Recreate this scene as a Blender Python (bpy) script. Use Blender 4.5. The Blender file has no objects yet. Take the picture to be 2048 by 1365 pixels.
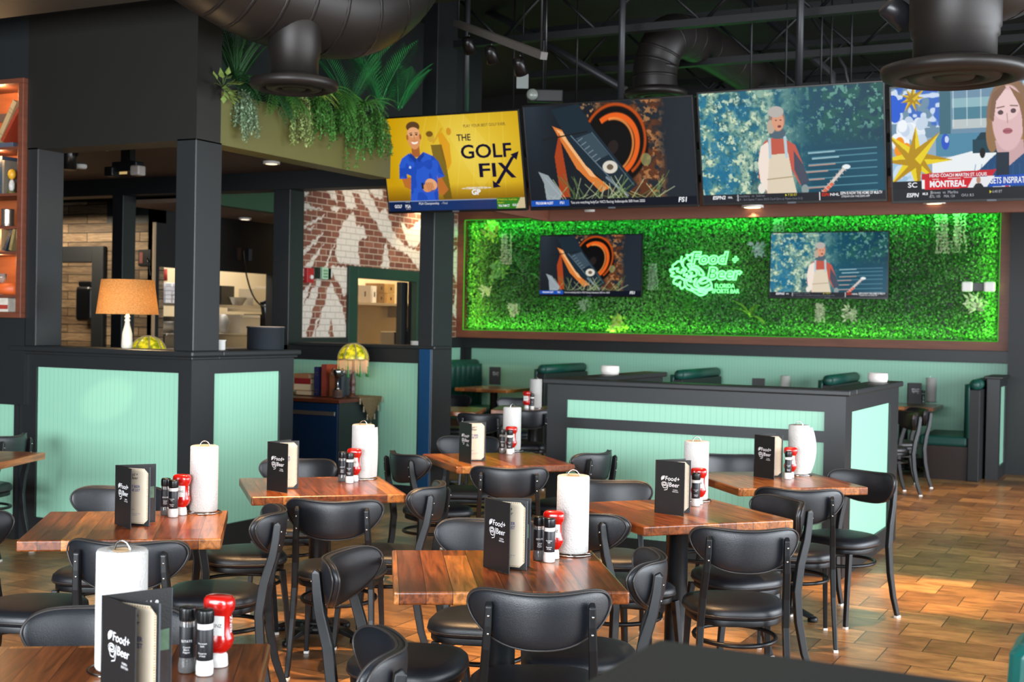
import bpy, math, random
import numpy as np
from mathutils import Vector, Matrix

RN = random.Random(11)
NR = np.random.RandomState(5)
SC = bpy.context.scene
COL = SC.collection
PI = math.pi

# ------------------------------------------------------------------ camera
# room axes: x = along the back wall, y = depth into the room, z = up (metres)
PIT, ROL, TH, FPX = 0.0142144, 0.0192834, 0.4670491, 2600.0
EYE = Vector((0, 0, 1.6))
def _basis():
    cp, sp, c, s = math.cos(PIT), math.sin(PIT), math.cos(ROL), math.sin(ROL)
    fw = Vector((0, cp, -sp)); up0 = Vector((0, sp, cp)); r0 = Vector((1, 0, 0))
    M = Matrix.Rotation(TH, 3, 'Z')
    return M @ (c * r0 + s * up0), M @ (-s * r0 + c * up0), M @ fw
RT, UPV, FW = _basis()
cam_d = bpy.data.cameras.new('camera')
cam = bpy.data.objects.new('camera', cam_d); COL.objects.link(cam)
m3 = Matrix((RT, UPV, -FW)).transposed()
cam.matrix_world = Matrix.Translation(EYE) @ m3.to_4x4()
cam_d.sensor_width = 36.0
cam_d.lens = FPX / 2048 * 36
cam_d.clip_start = 0.05
cam_d.dof.use_dof = True
cam_d.dof.focus_distance = 4.7
cam_d.dof.aperture_fstop = 5.6
SC.camera = cam

# measured points: a picture direction meets a known level, wall plane or distance
def ray(x, y): return FW + (x - 1024) / FPX * RT + (682.5 - y) / FPX * UPV
def at_z(x, y, z): d = ray(x, y); return EYE + d * ((z - 1.6) / d.z)
def at_x(x, y, X): d = ray(x, y); return EYE + d * (X / d.x)
def at_y(x, y, Y): d = ray(x, y); return EYE + d * (Y / d.y)
def at_d(x, y, D): return EYE + ray(x, y) * D
CR = math.degrees(TH)      # camera heading, degrees left of the depth axis

# ------------------------------------------------------------------ world, exposure, large lights
SC.view_settings.view_transform = 'Standard'
SC.view_settings.look = 'None'
SC.view_settings.exposure = 0.0
SC.view_settings.gamma = 1.0
SC.view_settings.use_curve_mapping = False
W = bpy.data.worlds.new('world'); SC.world = W; W.use_nodes = True
W.node_tree.nodes['Background'].inputs[0].default_value = (0.55, 0.62, 0.75, 1)
W.node_tree.nodes['Background'].inputs[1].default_value = 0.02

def lin(c):
    if isinstance(c, str):
        c = [int(c[i:i + 2], 16) / 255 for i in (0, 2, 4)]
    return tuple((x / 12.92 if x <= .04045 else ((x + .055) / 1.055) ** 2.4) for x in c[:3])

def area(name, loc, target, sx, sy, power, col, spread=None):
    d = bpy.data.lights.new(name, 'AREA'); d.shape = 'RECTANGLE'; d.size = sx; d.size_y = sy
    d.energy = power; d.color = col
    if spread: d.spread = math.radians(spread)
    o = bpy.data.objects.new(name, d); COL.objects.link(o)
    o.location = loc
    o.rotation_euler = (Vector(target) - Vector(loc)).to_track_quat('-Z', 'Y').to_euler()
    return o
def spot(name, loc, target, power, col, deg=50, blend=.5, rad=.05):
    d = bpy.data.lights.new(name, 'SPOT'); d.energy = power; d.color = col
    d.spot_size = math.radians(deg); d.spot_blend = blend; d.shadow_soft_size = rad
    o = bpy.data.objects.new(name, d); COL.objects.link(o); o.location = loc
    o.rotation_euler = (Vector(target) - Vector(loc)).to_track_quat('-Z', 'Y').to_euler()
    return o
def point(name, loc, power, col, rad=.05):
    d = bpy.data.lights.new(name, 'POINT'); d.energy = power; d.color = col; d.shadow_soft_size = rad
    o = bpy.data.objects.new(name, d); COL.objects.link(o); o.location = loc
    return o

# daylight through the window fronts on the right-hand side and behind the camera
DAY = (0.88, 0.94, 1.0)
area('window_light_side', (5.2, 9.0, 1.9), (-3, 9.0, 0.9), 11, 2.5, 760, DAY, 130)
area('window_light_side_near', (4.6, 1.2, 1.9), (-3, 4.5, 0.8), 5, 2.4, 210, DAY, 130)
area('window_light_behind', (-2.0, -3.6, 2.0), (-4.0, 6, 1.2), 8.5, 2.6, 800, DAY, 120)
# warm tint of the canopy and hall downlights
WARM = (1.0, 0.72, 0.42)

# ------------------------------------------------------------------ materials
def nodes_of(name):
    m = bpy.data.materials.new(name); m.use_nodes = True
    nt = m.node_tree; b = nt.nodes['Principled BSDF']
    return m, nt, b
def mat(name, col, rough=.5, metal=0., emit=None, es=0., var=0., vscale=8., bump=0., bscale=60., coat=0., spec=None, trans=0., alpha=1., stretch=None, sss=0.):
    m, nt, b = nodes_of(name)
    c = lin(col)
    b.inputs['Base Color'].default_value = (*c, 1)
    b.inputs['Roughness'].default_value = rough
    b.inputs['Metallic'].default_value = metal
    if coat: b.inputs['Coat Weight'].default_value = coat; b.inputs['Coat Roughness'].default_value = .15
    if spec is not None: b.inputs['Specular IOR Level'].default_value = spec
    if trans: b.inputs['Transmission Weight'].default_value = trans
    if alpha < 1: b.inputs['Alpha'].default_value = alpha
    if emit is not None:
        b.inputs['Emission Color'].default_value = (*lin(emit), 1); b.inputs['Emission Strength'].default_value = es
    if var or bump:
        tc = nt.nodes.new('ShaderNodeTexCoord'); mp = nt.nodes.new('ShaderNodeMapping')
        nt.links.new(tc.outputs['Object'], mp.inputs[0])
        if stretch: mp.inputs['Scale'].default_value = stretch
    if var:
        n = nt.nodes.new('ShaderNodeTexNoise'); n.inputs['Scale'].default_value = vscale; n.inputs['Detail'].default_value = 4
        nt.links.new(mp.outputs[0], n.inputs['Vector'])
        mx = nt.nodes.new('ShaderNodeMix'); mx.data_type = 'RGBA'
        mx.inputs[6].default_value = (*[x * (1 - var) for x in c], 1)
        mx.inputs[7].default_value = (*[min(1, x * (1 + var)) for x in c], 1)
        nt.links.new(n.outputs['Fac'], mx.inputs[0]); nt.links.new(mx.outputs[2], b.inputs['Base Color'])
    if bump:
        n2 = nt.nodes.new('ShaderNodeTexNoise'); n2.inputs['Scale'].default_value = bscale; n2.inputs['Detail'].default_value = 3
        nt.links.new(mp.outputs[0], n2.inputs['Vector'])
        bp = nt.nodes.new('ShaderNodeBump'); bp.inputs['Strength'].default_value = bump; bp.inputs['Distance'].default_value = .01
        nt.links.new(n2.outputs['Fac'], bp.inputs['Height']); nt.links.new(bp.outputs[0], b.inputs['Normal'])
    return m
def emat(name, col, s=1.):
    m, nt, b = nodes_of(name)
    b.inputs['Base Color'].default_value = (0, 0, 0, 1); b.inputs['Specular IOR Level'].default_value = 0
    b.inputs['Emission Color'].default_value = (*lin(col), 1); b.inputs['Emission Strength'].default_value = s
    return m
def vcmat(name, emission=False, rough=.5, s=1., trans=0.):
    m, nt, b = nodes_of(name)
    a = nt.nodes.new('ShaderNodeAttribute'); a.attribute_name = 'Col'
    if emission:
        b.inputs['Base Color'].default_value = (.004, .004, .004, 1); b.inputs['Roughness'].default_value = .2; b.inputs['Specular IOR Level'].default_value = .15
        nt.links.new(a.outputs['Color'], b.inputs['Emission Color']); b.inputs['Emission Strength'].default_value = s
    else:
        nt.links.new(a.outputs['Color'], b.inputs['Base Color']); b.inputs['Roughness'].default_value = rough
    return m
def brickmat(name, c1, c2, mortar, bw, bh, msize, axes='XZ', rough=.6, grain=0., gstretch=(1, 1, 1), offset=.5, bumpd=.3, freq=2, c3=None, squash=1., origin=(0, 0), gcol=None, randomize=False, coat=0., gscale=6.):
    """rows of units laid in the plane 'axes' of object space, each unit its own tone"""
    m, nt, b = nodes_of(name); L = nt.links
    tc = nt.nodes.new('ShaderNodeTexCoord'); sp = nt.nodes.new('ShaderNodeSeparateXYZ'); cb = nt.nodes.new('ShaderNodeCombineXYZ')
    L.new(tc.outputs['Object'], sp.inputs[0])
    ax = {'X': 0, 'Y': 1, 'Z': 2}
    for i, a in enumerate(axes):
        ad = nt.nodes.new('ShaderNodeMath'); ad.operation = 'ADD'; ad.inputs[1].default_value = -origin[i] + 100 * (bw, bh)[i] * 2
        L.new(sp.outputs[ax[a]], ad.inputs[0])
        if randomize:
            oi = nt.nodes.new('ShaderNodeObjectInfo'); mm = nt.nodes.new('ShaderNodeMath'); mm.operation = 'MULTIPLY_ADD'
            mm.inputs[1].default_value = 7.3 * (i + 1); L.new(oi.outputs['Random'], mm.inputs[0]); L.new(ad.outputs[0], mm.inputs[2])
            ad = mm
        L.new(ad.outputs[0], cb.inputs[i])
    br = nt.nodes.new('ShaderNodeTexBrick')
    br.offset = offset; br.offset_frequency = freq; br.squash = squash
    br.inputs['Scale'].default_value = 1; br.inputs['Mortar Size'].default_value = msize; br.inputs['Mortar Smooth'].default_value = .1
    br.inputs['Brick Width'].default_value = bw; br.inputs['Row Height'].default_value = bh
    br.inputs['Color1'].default_value = (0, 0, 0, 1); br.inputs['Color2'].default_value = (1, 1, 1, 1); br.inputs['Mortar'].default_value = (.5, .5, .5, 1)
    L.new(cb.outputs[0], br.inputs['Vector'])
    ramp = nt.nodes.new('ShaderNodeValToRGB'); L.new(br.outputs['Color'], ramp.inputs[0])
    e = ramp.color_ramp.elements; e[0].color = (*lin(c1), 1); e[1].color = (*lin(c2), 1)
    if c3: n = e.new(.5); n.color = (*lin(c3), 1)
    out = ramp.outputs[0]
    if grain:
        mp = nt.nodes.new('ShaderNodeMapping'); mp.inputs['Scale'].default_value = gstretch
        vadd = nt.nodes.new('ShaderNodeVectorMath'); vadd.operation = 'ADD'
        L.new(tc.outputs['Object'], vadd.inputs[0]); L.new(br.outputs['Color'], vadd.inputs[1])
        L.new(vadd.outputs[0], mp.inputs[0])
        no = nt.nodes.new('ShaderNodeTexNoise'); no.inputs['Scale'].default_value = gscale; no.inputs['Detail'].default_value = 6; no.inputs['Roughness'].default_value = .6; no.inputs['Distortion'].default_value = .6
        L.new(mp.outputs[0], no.inputs['Vector'])
        r2 = nt.nodes.new('ShaderNodeValToRGB'); L.new(no.outputs['Fac'], r2.inputs[0])
        g = lin(gcol) if gcol else (.35, .3, .25)
        r2.color_ramp.elements[0].position = .32; r2.color_ramp.elements[1].position = .68
        r2.color_ramp.elements[0].color = (*[1 - grain + grain * x for x in g], 1); r2.color_ramp.elements[1].color = (1 + grain * .25, 1 + grain * .25, 1 + grain * .25, 1)
        mu = nt.nodes.new('ShaderNodeMix'); mu.data_type = 'RGBA'; mu.blend_type = 'MULTIPLY'; mu.inputs[0].default_value = 1; mu.clamp_result = False
        L.new(out, mu.inputs[6]); L.new(r2.outputs[0], mu.inputs[7]); out = mu.outputs[2]
    if msize > 0:
        mx = nt.nodes.new('ShaderNodeMix'); mx.data_type = 'RGBA'; L.new(br.outputs['Fac'], mx.inputs[0]); L.new(out, mx.inputs[6])
        mx.inputs[7].default_value = (*lin(mortar), 1); out = mx.outputs[2]
        bp = nt.nodes.new('ShaderNodeBump'); bp.invert = True; bp.inputs['Strength'].default_value = bumpd; bp.inputs['Distance'].default_value = .005
        L.new(br.outputs['Fac'], bp.inputs['Height']); L.new(bp.outputs[0], b.inputs['Normal'])
    L.new(out, b.inputs['Base Color']); b.inputs['Roughness'].default_value = rough
    if coat: b.inputs['Coat Weight'].default_value = coat; b.inputs['Coat Roughness'].default_value = .12
    m['_out'] = 1
    return m, nt, out, br

BLK = mat('charcoal_paint', '202325', .45, var=.12, vscale=3)
BLKD = mat('dark_paint', '1d2022', .55, var=.15, vscale=2)
CEILP = mat('ceiling_black', '0b0b0c', .7, var=.2, vscale=1.5)
DUCT = mat('duct_paint', '211d1b', .45, .3, var=.25, vscale=3, bump=.1, bscale=6)
def mint(name, ax):
    m, nt, b = nodes_of(name); L = nt.links
    tc = nt.nodes.new('ShaderNodeTexCoord'); sp = nt.nodes.new('ShaderNodeSeparateXYZ'); L.new(tc.outputs['Object'], sp.inputs[0])
    mo = nt.nodes.new('ShaderNodeMath'); mo.operation = 'PINGPONG'; mo.inputs[1].default_value = .02; L.new(sp.outputs[ax], mo.inputs[0])
    lt = nt.nodes.new('ShaderNodeMath'); lt.operation = 'LESS_THAN'; lt.inputs[1].default_value = .0013; L.new(mo.outputs[0], lt.inputs[0])
    mx = nt.nodes.new('ShaderNodeMix'); mx.data_type = 'RGBA'; L.new(lt.outputs[0], mx.inputs[0])
    mx.inputs[6].default_value = (*lin('95ccb2'), 1); mx.inputs[7].default_value = (*lin('7db59b'), 1)
    L.new(mx.outputs[2], b.inputs['Base Color'])
    bp = nt.nodes.new('ShaderNodeBump'); bp.invert = True; bp.inputs['Strength'].default_value = .4; bp.inputs['Distance'].default_value = .004
    L.new(lt.outputs[0], bp.inputs['Height']); L.new(bp.outputs[0], b.inputs['Normal'])
    b.inputs['Roughness'].default_value = .45
    return m
MINTX = mint('mint_beadboard_along', 0); MINTY = mint('mint_beadboard_across', 1)
VINYL = mat('black_vinyl', '161a20', .4, bump=.12, bscale=350, spec=.6)
PIPE = mat('piping_vinyl', '33302f', .4)
LEGM = mat('black_powder_coat', '15181b', .38, .25)
CHROME = mat('chrome', 'c9c9c9', .15, 1)
STEEL = mat('brushed_steel', 'b9b4aa', .35, .9)
WHITE = mat('white_plastic', 'e9e7e2', .4)
PAPER = mat('paper_towel', 'c4c2be', .85, bump=.6, bscale=160)
PAPERP = mat('printed_paper', 'd9cbb4', .6, var=.06, vscale=30)
RED = mat('ketchup_red', 'b8140c', .22, coat=.6)
BLKPL = mat('black_plastic', '101214', .3)
LABELB = mat('black_label', '17181d', .45)
MENUB = mat('menu_cover_black', '131415', .5, bump=.1, bscale=300)
TXTW = mat('white_print', 'e8e8ea', .6)
TXTB = mat('blue_print', '3a4687', .6)
TXTK = mat('black_print', '2a2423', .6)
TXTT = mat('tan_print', 'a98f6a', .6)
GLASS = mat('clear_plastic', 'dddddd', .12, trans=.85)
PEPPER = mat('peppercorns', '2a2019', .8, bump=.8, bscale=400, var=.5, vscale=300)
NAVY = mat('navy_lacquer', '0b2a4a', .4, var=.1, vscale=3)
GREENV = mat('green_vinyl', '0f463e', .45)
WOODD = mat('reddish_stained_wood', '6b3a28', .5, var=.45, vscale=5, stretch=(1, 1, 6))
FRAMEW = mat('brown_frame_wood', '6f4230', .55, var=.4, vscale=3, stretch=(1, 1, 8))
FRAMEWV = mat('brown_frame_wood_long', '6f4230', .55, var=.4, vscale=4, stretch=(.5, 1, 8))
TABW, _nt, _o, _b = brickmat('plank_table_wood', '743a1a', 'c88040', '2a160c', 1.6, .083, .0012, axes='YX', rough=.28, grain=.75, gstretch=(22, 1.6, 22), offset=.37, c3='9a5426', gcol='3a1f10', randomize=True, coat=.25, gscale=2.4)
FLOORM, _nt, _o, _b = brickmat('floor_tile', '8c6442', 'd09c64', '3a2c20', .335, .3045, .0028, axes='XY', rough=.3, grain=.6, gstretch=(1, 2.6, 1), offset=.5, bumpd=.6, c3='ae8052', origin=(-1.2225 , 6.6895), gcol='5a3a22', gscale=5)
PLANKW, _nt, _o, _b = brickmat('reclaimed_plank_wall', '65543f', 'b39a78', '17110b', .78, .105, .005, axes='XZ', rough=.75, grain=.6, gstretch=(1.5, 3, 14), offset=.37, c3='937a5c', gscale=3, gcol='4a3624')
for m_ in (FLOORM,):
    b_ = m_.node_tree.nodes['Principled BSDF']; b_.inputs['Specular IOR Level'].default_value = .5

# ------------------------------------------------------------------ mesh builder
class MB:
    def __init__(s): s.v = []; s.f = []; s.m = []; s.sm = []
    def add(s, vs, fs, m=0, sm=True, M=None):
        o = len(s.v)
        s.v += [tuple(M @ Vector(p)) for p in vs] if M is not None else [tuple(p) for p in vs]
        s.f += [tuple(i + o for i in f) for f in fs]; s.m += [m] * len(fs); s.sm += [sm] * len(fs)
        return s
    def box(s, x0, x1, y0, y1, z0, z1, m=0, M=None):
        vs = [(x, y, z) for z in (z0, z1) for y in (y0, y1) for x in (x0, x1)]
        return s.add(vs, [(0, 2, 3, 1), (4, 5, 7, 6), (0, 1, 5, 4), (2, 6, 7, 3), (0, 4, 6, 2), (1, 3, 7, 5)], m, False, M)
    def loft(s, rings, m=0, sm=True, close=True, caps=True, M=None):
        n = len(rings[0]); vs = [p for r in rings for p in r]; fs = []
        for i in range(len(rings) - 1):
            for j in range(n if close else n - 1):
                a = i * n + j; b = i * n + (j + 1) % n
                fs.append((a, b, b + n, a + n))
        s.add(vs, fs, m, sm, M)
        if caps and close:
            o = len(s.v) - len(vs)
            s.f.append(tuple(o + j for j in reversed(range(n)))); s.m.append(m); s.sm.append(False)
            k = o + (len(rings) - 1) * n
            s.f.append(tuple(k + j for j in range(n))); s.m.append(m); s.sm.append(False)
        return s
    def lathe(s, prof, n=24, m=0, M=None, sm=True, caps=True, wave=None):
        rings = []
        for r, z in prof:
            rings.append([((r * (wave(a, z) if wave else 1)) * math.cos(a), (r * (wave(a, z) if wave else 1)) * math.sin(a), z) for a in [2 * PI * j / n for j in range(n)]])
        return s.loft(rings, m, sm, True, caps, M)
    def sweep(s, pts, prof, m=0, sm=True, closed=False, caps=True, M=None, up=None, scales=None):
        """profile [(a,b)] swept along pts"""
        P = [Vector(p) for p in pts]; n = len(P); rings = []; N = None
        for i in range(n):
            if closed: t = P[(i + 1) % n] - P[i - 1]
            else: t = P[min(i + 1, n - 1)] - P[max(i - 1, 0)]
            t = t.normalized() if t.length > 1e-9 else Vector((0, 0, 1))
            if up is not None:
                N = Vector(up); N = (N - t * N.dot(t))
                N = N.normalized() if N.length > 1e-6 else t.orthogonal().normalized()
            elif N is None: N = t.orthogonal().normalized()
            else:
                N = N - t * N.dot(t); N = N.normalized() if N.length > 1e-6 else t.orthogonal().normalized()
            B = t.cross(N); k = scales[i] if scales else 1
            rings.append([P[i] + N * (a * k) + B * (b * k) for a, b in prof])
        if closed: rings.append(rings[0])
        return s.loft(rings, m, sm, True, caps and not closed, M)
    def tube(s, pts, r, n=8, m=0, closed=False, caps=True, M=None, scales=None):
        return s.sweep(pts, [(r * math.cos(2 * PI * j / n), r * math.sin(2 * PI * j / n)) for j in range(n)], m, True, closed, caps, M, None, scales)
    def bar(s, pts, w, d, m=0, up=(1, 0, 0), M=None, scales=None):
        return s.sweep(pts, [(-w / 2, -d / 2), (w / 2, -d / 2), (w / 2, d / 2), (-w / 2, d / 2)], m, False, False, True, M, up, scales)
    def prism(s, poly, z0, z1, m=0, M=None):
        n = len(poly); vs = [(x, y, z0) for x, y in poly] + [(x, y, z1) for x, y in poly]
        fs = [tuple(reversed(range(n))), tuple(range(n, 2 * n))] + [(i, (i + 1) % n, (i + 1) % n + n, i + n) for i in range(n)]
        return s.add(vs, fs, m, False, M)
    def sphere(s, c, r, m=0, n=12, k=8, M=None):
        rr = (r, r, r) if isinstance(r, (int, float)) else r
        rings = [[(c[0] + rr[0] * math.sin(t) * math.cos(a), c[1] + rr[1] * math.sin(t) * math.sin(a), c[2] - rr[2] * math.cos(t)) for a in [2 * PI * j / n for j in range(n)]] for t in [PI * (i + .001) / (k + .002) for i in range(k + 1)]]
        return s.loft(rings, m, True, True, True, M)
    def build(s, name, mats, parent=None, bevel=0, loc=None, rot=None, seg=2):
        me = bpy.data.meshes.new(name); me.from_pydata(s.v, [], s.f)
        if not isinstance(mats, (list, tuple)): mats = [mats]
        for x in mats: me.materials.append(x)
        me.polygons.foreach_set('material_index', s.m); me.polygons.foreach_set('use_smooth', s.sm); me.update()
        o = bpy.data.objects.new(name, me); COL.objects.link(o)
        if parent is not None: o.parent = parent
        if loc is not None: o.location = loc
        if rot is not None: o.rotation_euler = rot
        if bevel:
            b = o.modifiers.new('edge', 'BEVEL'); b.width = bevel; b.segments = seg; b.limit_method = 'ANGLE'; b.angle_limit = .6
        return o
def tag(o, label, cat, group=None, kind=None):
    o['label'] = label; o['category'] = cat
    if group: o['group'] = group
    if kind: o['kind'] = kind
    return o
def thing(name, label, cat, loc=(0, 0, 0), rz=0, group=None):
    o = bpy.data.objects.new(name, None); COL.objects.link(o); o.empty_display_size = .1
    o.location = loc; o.rotation_euler = (0, 0, rz)
    return tag(o, label, cat, group)
def struct(name, mb, mats, bevel=0, **k):
    o = mb.build(name, mats, None, bevel, **k); o['kind'] = 'structure'; return o
def sbox(name, x0, x1, y0, y1, z0, z1, m, bevel=0):
    return struct(name, MB().box(x0, x1, y0, y1, z0, z1), m, bevel)
def copy_tree(o, parent=None):
    c = o.copy(); COL.objects.link(c)
    if parent is not None: c.parent = parent; c.matrix_parent_inverse = o.matrix_parent_inverse.copy()
    for ch in list(KIDS.get(o.name, [])) if o.name in KIDS else kids_of(o): copy_tree(ch, c)
    return c
KIDS = {}
def kids_of(o):
    KIDS[o.name] = [x for x in bpy.data.objects if x.parent == o]; return KIDS[o.name]
def inst(proto, loc, rz, label, group=None, scale=None):
    """the first call uses the prototype itself, later calls copies of it and its parts"""
    if not proto.get('_used'): o = proto; proto['_used'] = 1
    else: o = copy_tree(proto)
    o.location = loc; o.rotation_euler = (0, 0, rz)
    if scale: o.scale = scale
    o['label'] = label
    if group: o['group'] = group
    return o

# ------------------------------------------------------------------ lettering
_TC = {}
def text_mesh(body, bold=0., shear=0., sx=1., outline=0., extrude=0., spacing=1.):
    key = (body, bold, shear, sx, outline, extrude, spacing)
    if key in _TC: return _TC[key]
    cu = bpy.data.curves.new('lettering', 'FONT'); cu.body = body; cu.size = 1; cu.offset = bold; cu.shear = shear
    cu.align_x = 'CENTER'; cu.align_y = 'CENTER'; cu.space_character = spacing; cu.resolution_u = 3
    cu.extrude = extrude
    if outline: cu.fill_mode = 'NONE'; cu.bevel_depth = outline; cu.bevel_resolution = 1
    ob = bpy.data.objects.new('lettering', cu); COL.objects.link(ob)
    bpy.context.view_layer.update()
    dg = bpy.context.evaluated_depsgraph_get()
    me = bpy.data.meshes.new_from_object(ob.evaluated_get(dg))
    bpy.data.objects.remove(ob); bpy.data.curves.remove(cu)
    _TC[key] = me
    return me
def text_into(mb, body, x, y, h, M, m=0, w=None, **k):
    """letters centred on (x, y) of plane M, capital height h, optional total width w"""
    me = text_mesh(body, **k)
    n = len(me.vertices); co = np.empty(n * 3); me.vertices.foreach_get('co', co); co = co.reshape(-1, 3)
    if n == 0: return
    mn, mx = co.min(0), co.max(0)
    s = h / .72; sx = s if w is None else w / max(1e-6, mx[0] - mn[0])
    cx = (mn[0] + mx[0]) / 2
    vs = [(x + (p[0] - cx) * sx, y + (p[1]) * s, p[2] * s) for p in co]
    mb.add(vs, [tuple(p.vertices) for p in me.polygons], m, False, M)

# ------------------------------------------------------------------ pictures shown on the screens
class Pic:
    def __init__(s, w=400, h=225):
        s.w, s.h = w, h
        s.X, s.Y = np.meshgrid(np.linspace(0, 1, w), np.linspace(0, 1, h))   # y runs down
        s.X0 = s.X; s.c = np.zeros((h, w, 3)); s.ar = w / h
    def col(s, c):
        return np.array([int(c[i:i + 2], 16) / 255 for i in (0, 2, 4)]) if isinstance(c, str) else np.array(c, float)
    def put(s, mask, c, a=1.):
        mk = (mask * a)[..., None]; s.c = s.c * (1 - mk) + s.col(c) * mk
    def fill(s, c): s.c[:] = s.col(c)
    def grad(s, c0, c1, t): t = np.clip(t, 0, 1)[..., None]; s.c = s.col(c0) * (1 - t) + s.col(c1) * t
    def ell(s, cx, cy, rx, ry, c, a=1., rot=0., soft=.06):
        dx = (s.X - cx) * s.ar; dy = s.Y - cy; co, si = math.cos(rot), math.sin(rot)
        u = (dx * co + dy * si) / (rx * s.ar); v = (-dx * si + dy * co) / ry
        d = np.sqrt(u * u + v * v); s.put(np.clip((1 - d) / soft + .5, 0, 1), c, a)
    def ring(s, cx, cy, rx, ry, th, c, a=1., rot=0., a0=None, a1=None):
        dx = (s.X - cx) * s.ar; dy = s.Y - cy; co, si = math.cos(rot), math.sin(rot)
        u = (dx * co + dy * si) / (rx * s.ar); v = (-dx * si + dy * co) / ry
        d = np.abs(np.sqrt(u * u + v * v) - 1); m = np.clip((th - d) / .05 + .5, 0, 1)
        if a0 is not None: g = np.arctan2(v, u); m = m * ((g > a0) & (g < a1))
        s.put(m, c, a)
    def poly(s, pts, c, a=1.):
        ins = np.zeros_like(s.X, bool); n = len(pts)
        for i in range(n):
            x0, y0 = pts[i]; x1, y1 = pts[(i + 1) % n]
            if y0 == y1: continue
            k = ((s.Y < y0) != (s.Y < y1)) & (s.X < (x1 - x0) * (s.Y - y0) / (y1 - y0) + x0); ins ^= k
        s.put(ins.astype(float), c, a)
    def rect(s, x0, y0, x1, y1, c, a=1.): s.put(((s.X >= x0) & (s.X <= x1) & (s.Y >= y0) & (s.Y <= y1)).astype(float), c, a)
    def line(s, x0, y0, x1, y1, w, c, a=1.):
        dx, dy = (x1 - x0) * s.ar, y1 - y0; L = math.hypot(dx, dy) or 1e-6
        px, py = (s.X - x0) * s.ar, s.Y - y0; t = np.clip((px * dx + py * dy) / L / L, 0, 1)
        d = np.hypot(px - t * dx, py - t * dy); s.put(np.clip((w - d) / .004 + .5, 0, 1), c, a)
    def noise(s, cells, seed):
        r = np.random.RandomState(seed); gy, gx = int(cells), int(cells * s.ar * 1.0)
        g = r.rand(gy + 2, int(gx * s.X.max()) + 3); yy = s.Y * gy; xx = s.X * gx; i = yy.astype(int); j = xx.astype(int); fy = yy - i; fx = xx - j
        fy = fy * fy * (3 - 2 * fy); fx = fx * fx * (3 - 2 * fx)
        return (g[i, j] * (1 - fy) * (1 - fx) + g[i + 1, j] * fy * (1 - fx) + g[i, j + 1] * (1 - fy) * fx + g[i + 1, j + 1] * fy * fx)
    def fbm(s, cells, seed): return .5 * s.noise(cells, seed) + .3 * s.noise(cells * 2, seed + 1) + .2 * s.noise(cells * 4, seed + 2)
    def mesh(s, name, W, Hh, mats):
        """flat picture in the xz plane, facing -y, centred"""
        h, w = s.h, s.w
        co = np.zeros((h, w, 3)); co[..., 0] = (s.X0 - .5) * W; co[..., 2] = (.5 - s.Y) * Hh
        ii = np.arange(h * w).reshape(h, w)
        q = np.stack([ii[:-1, :-1], ii[1:, :-1], ii[1:, 1:], ii[:-1, 1:]], -1).reshape(-1, 4)
        me = bpy.data.meshes.new(name); me.vertices.add(h * w); me.vertices.foreach_set('co', co.ravel())
        me.loops.add(q.size); me.loops.foreach_set('vertex_index', q.ravel()); me.polygons.add(len(q))
        me.polygons.foreach_set('loop_start', np.arange(0, q.size, 4)); me.update(calc_edges=True)
        c = np.clip(s.c, 0, 1).reshape(-1, 3); l = np.where(c <= .04045, c / 12.92, ((c + .055) / 1.055) ** 2.4)
        at = me.color_attributes.new('Col', 'FLOAT_COLOR', 'POINT')
        at.data.foreach_set('color', np.concatenate([l, np.ones((len(l), 1))], 1).ravel())
        me.materials.append(mats); return me

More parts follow.
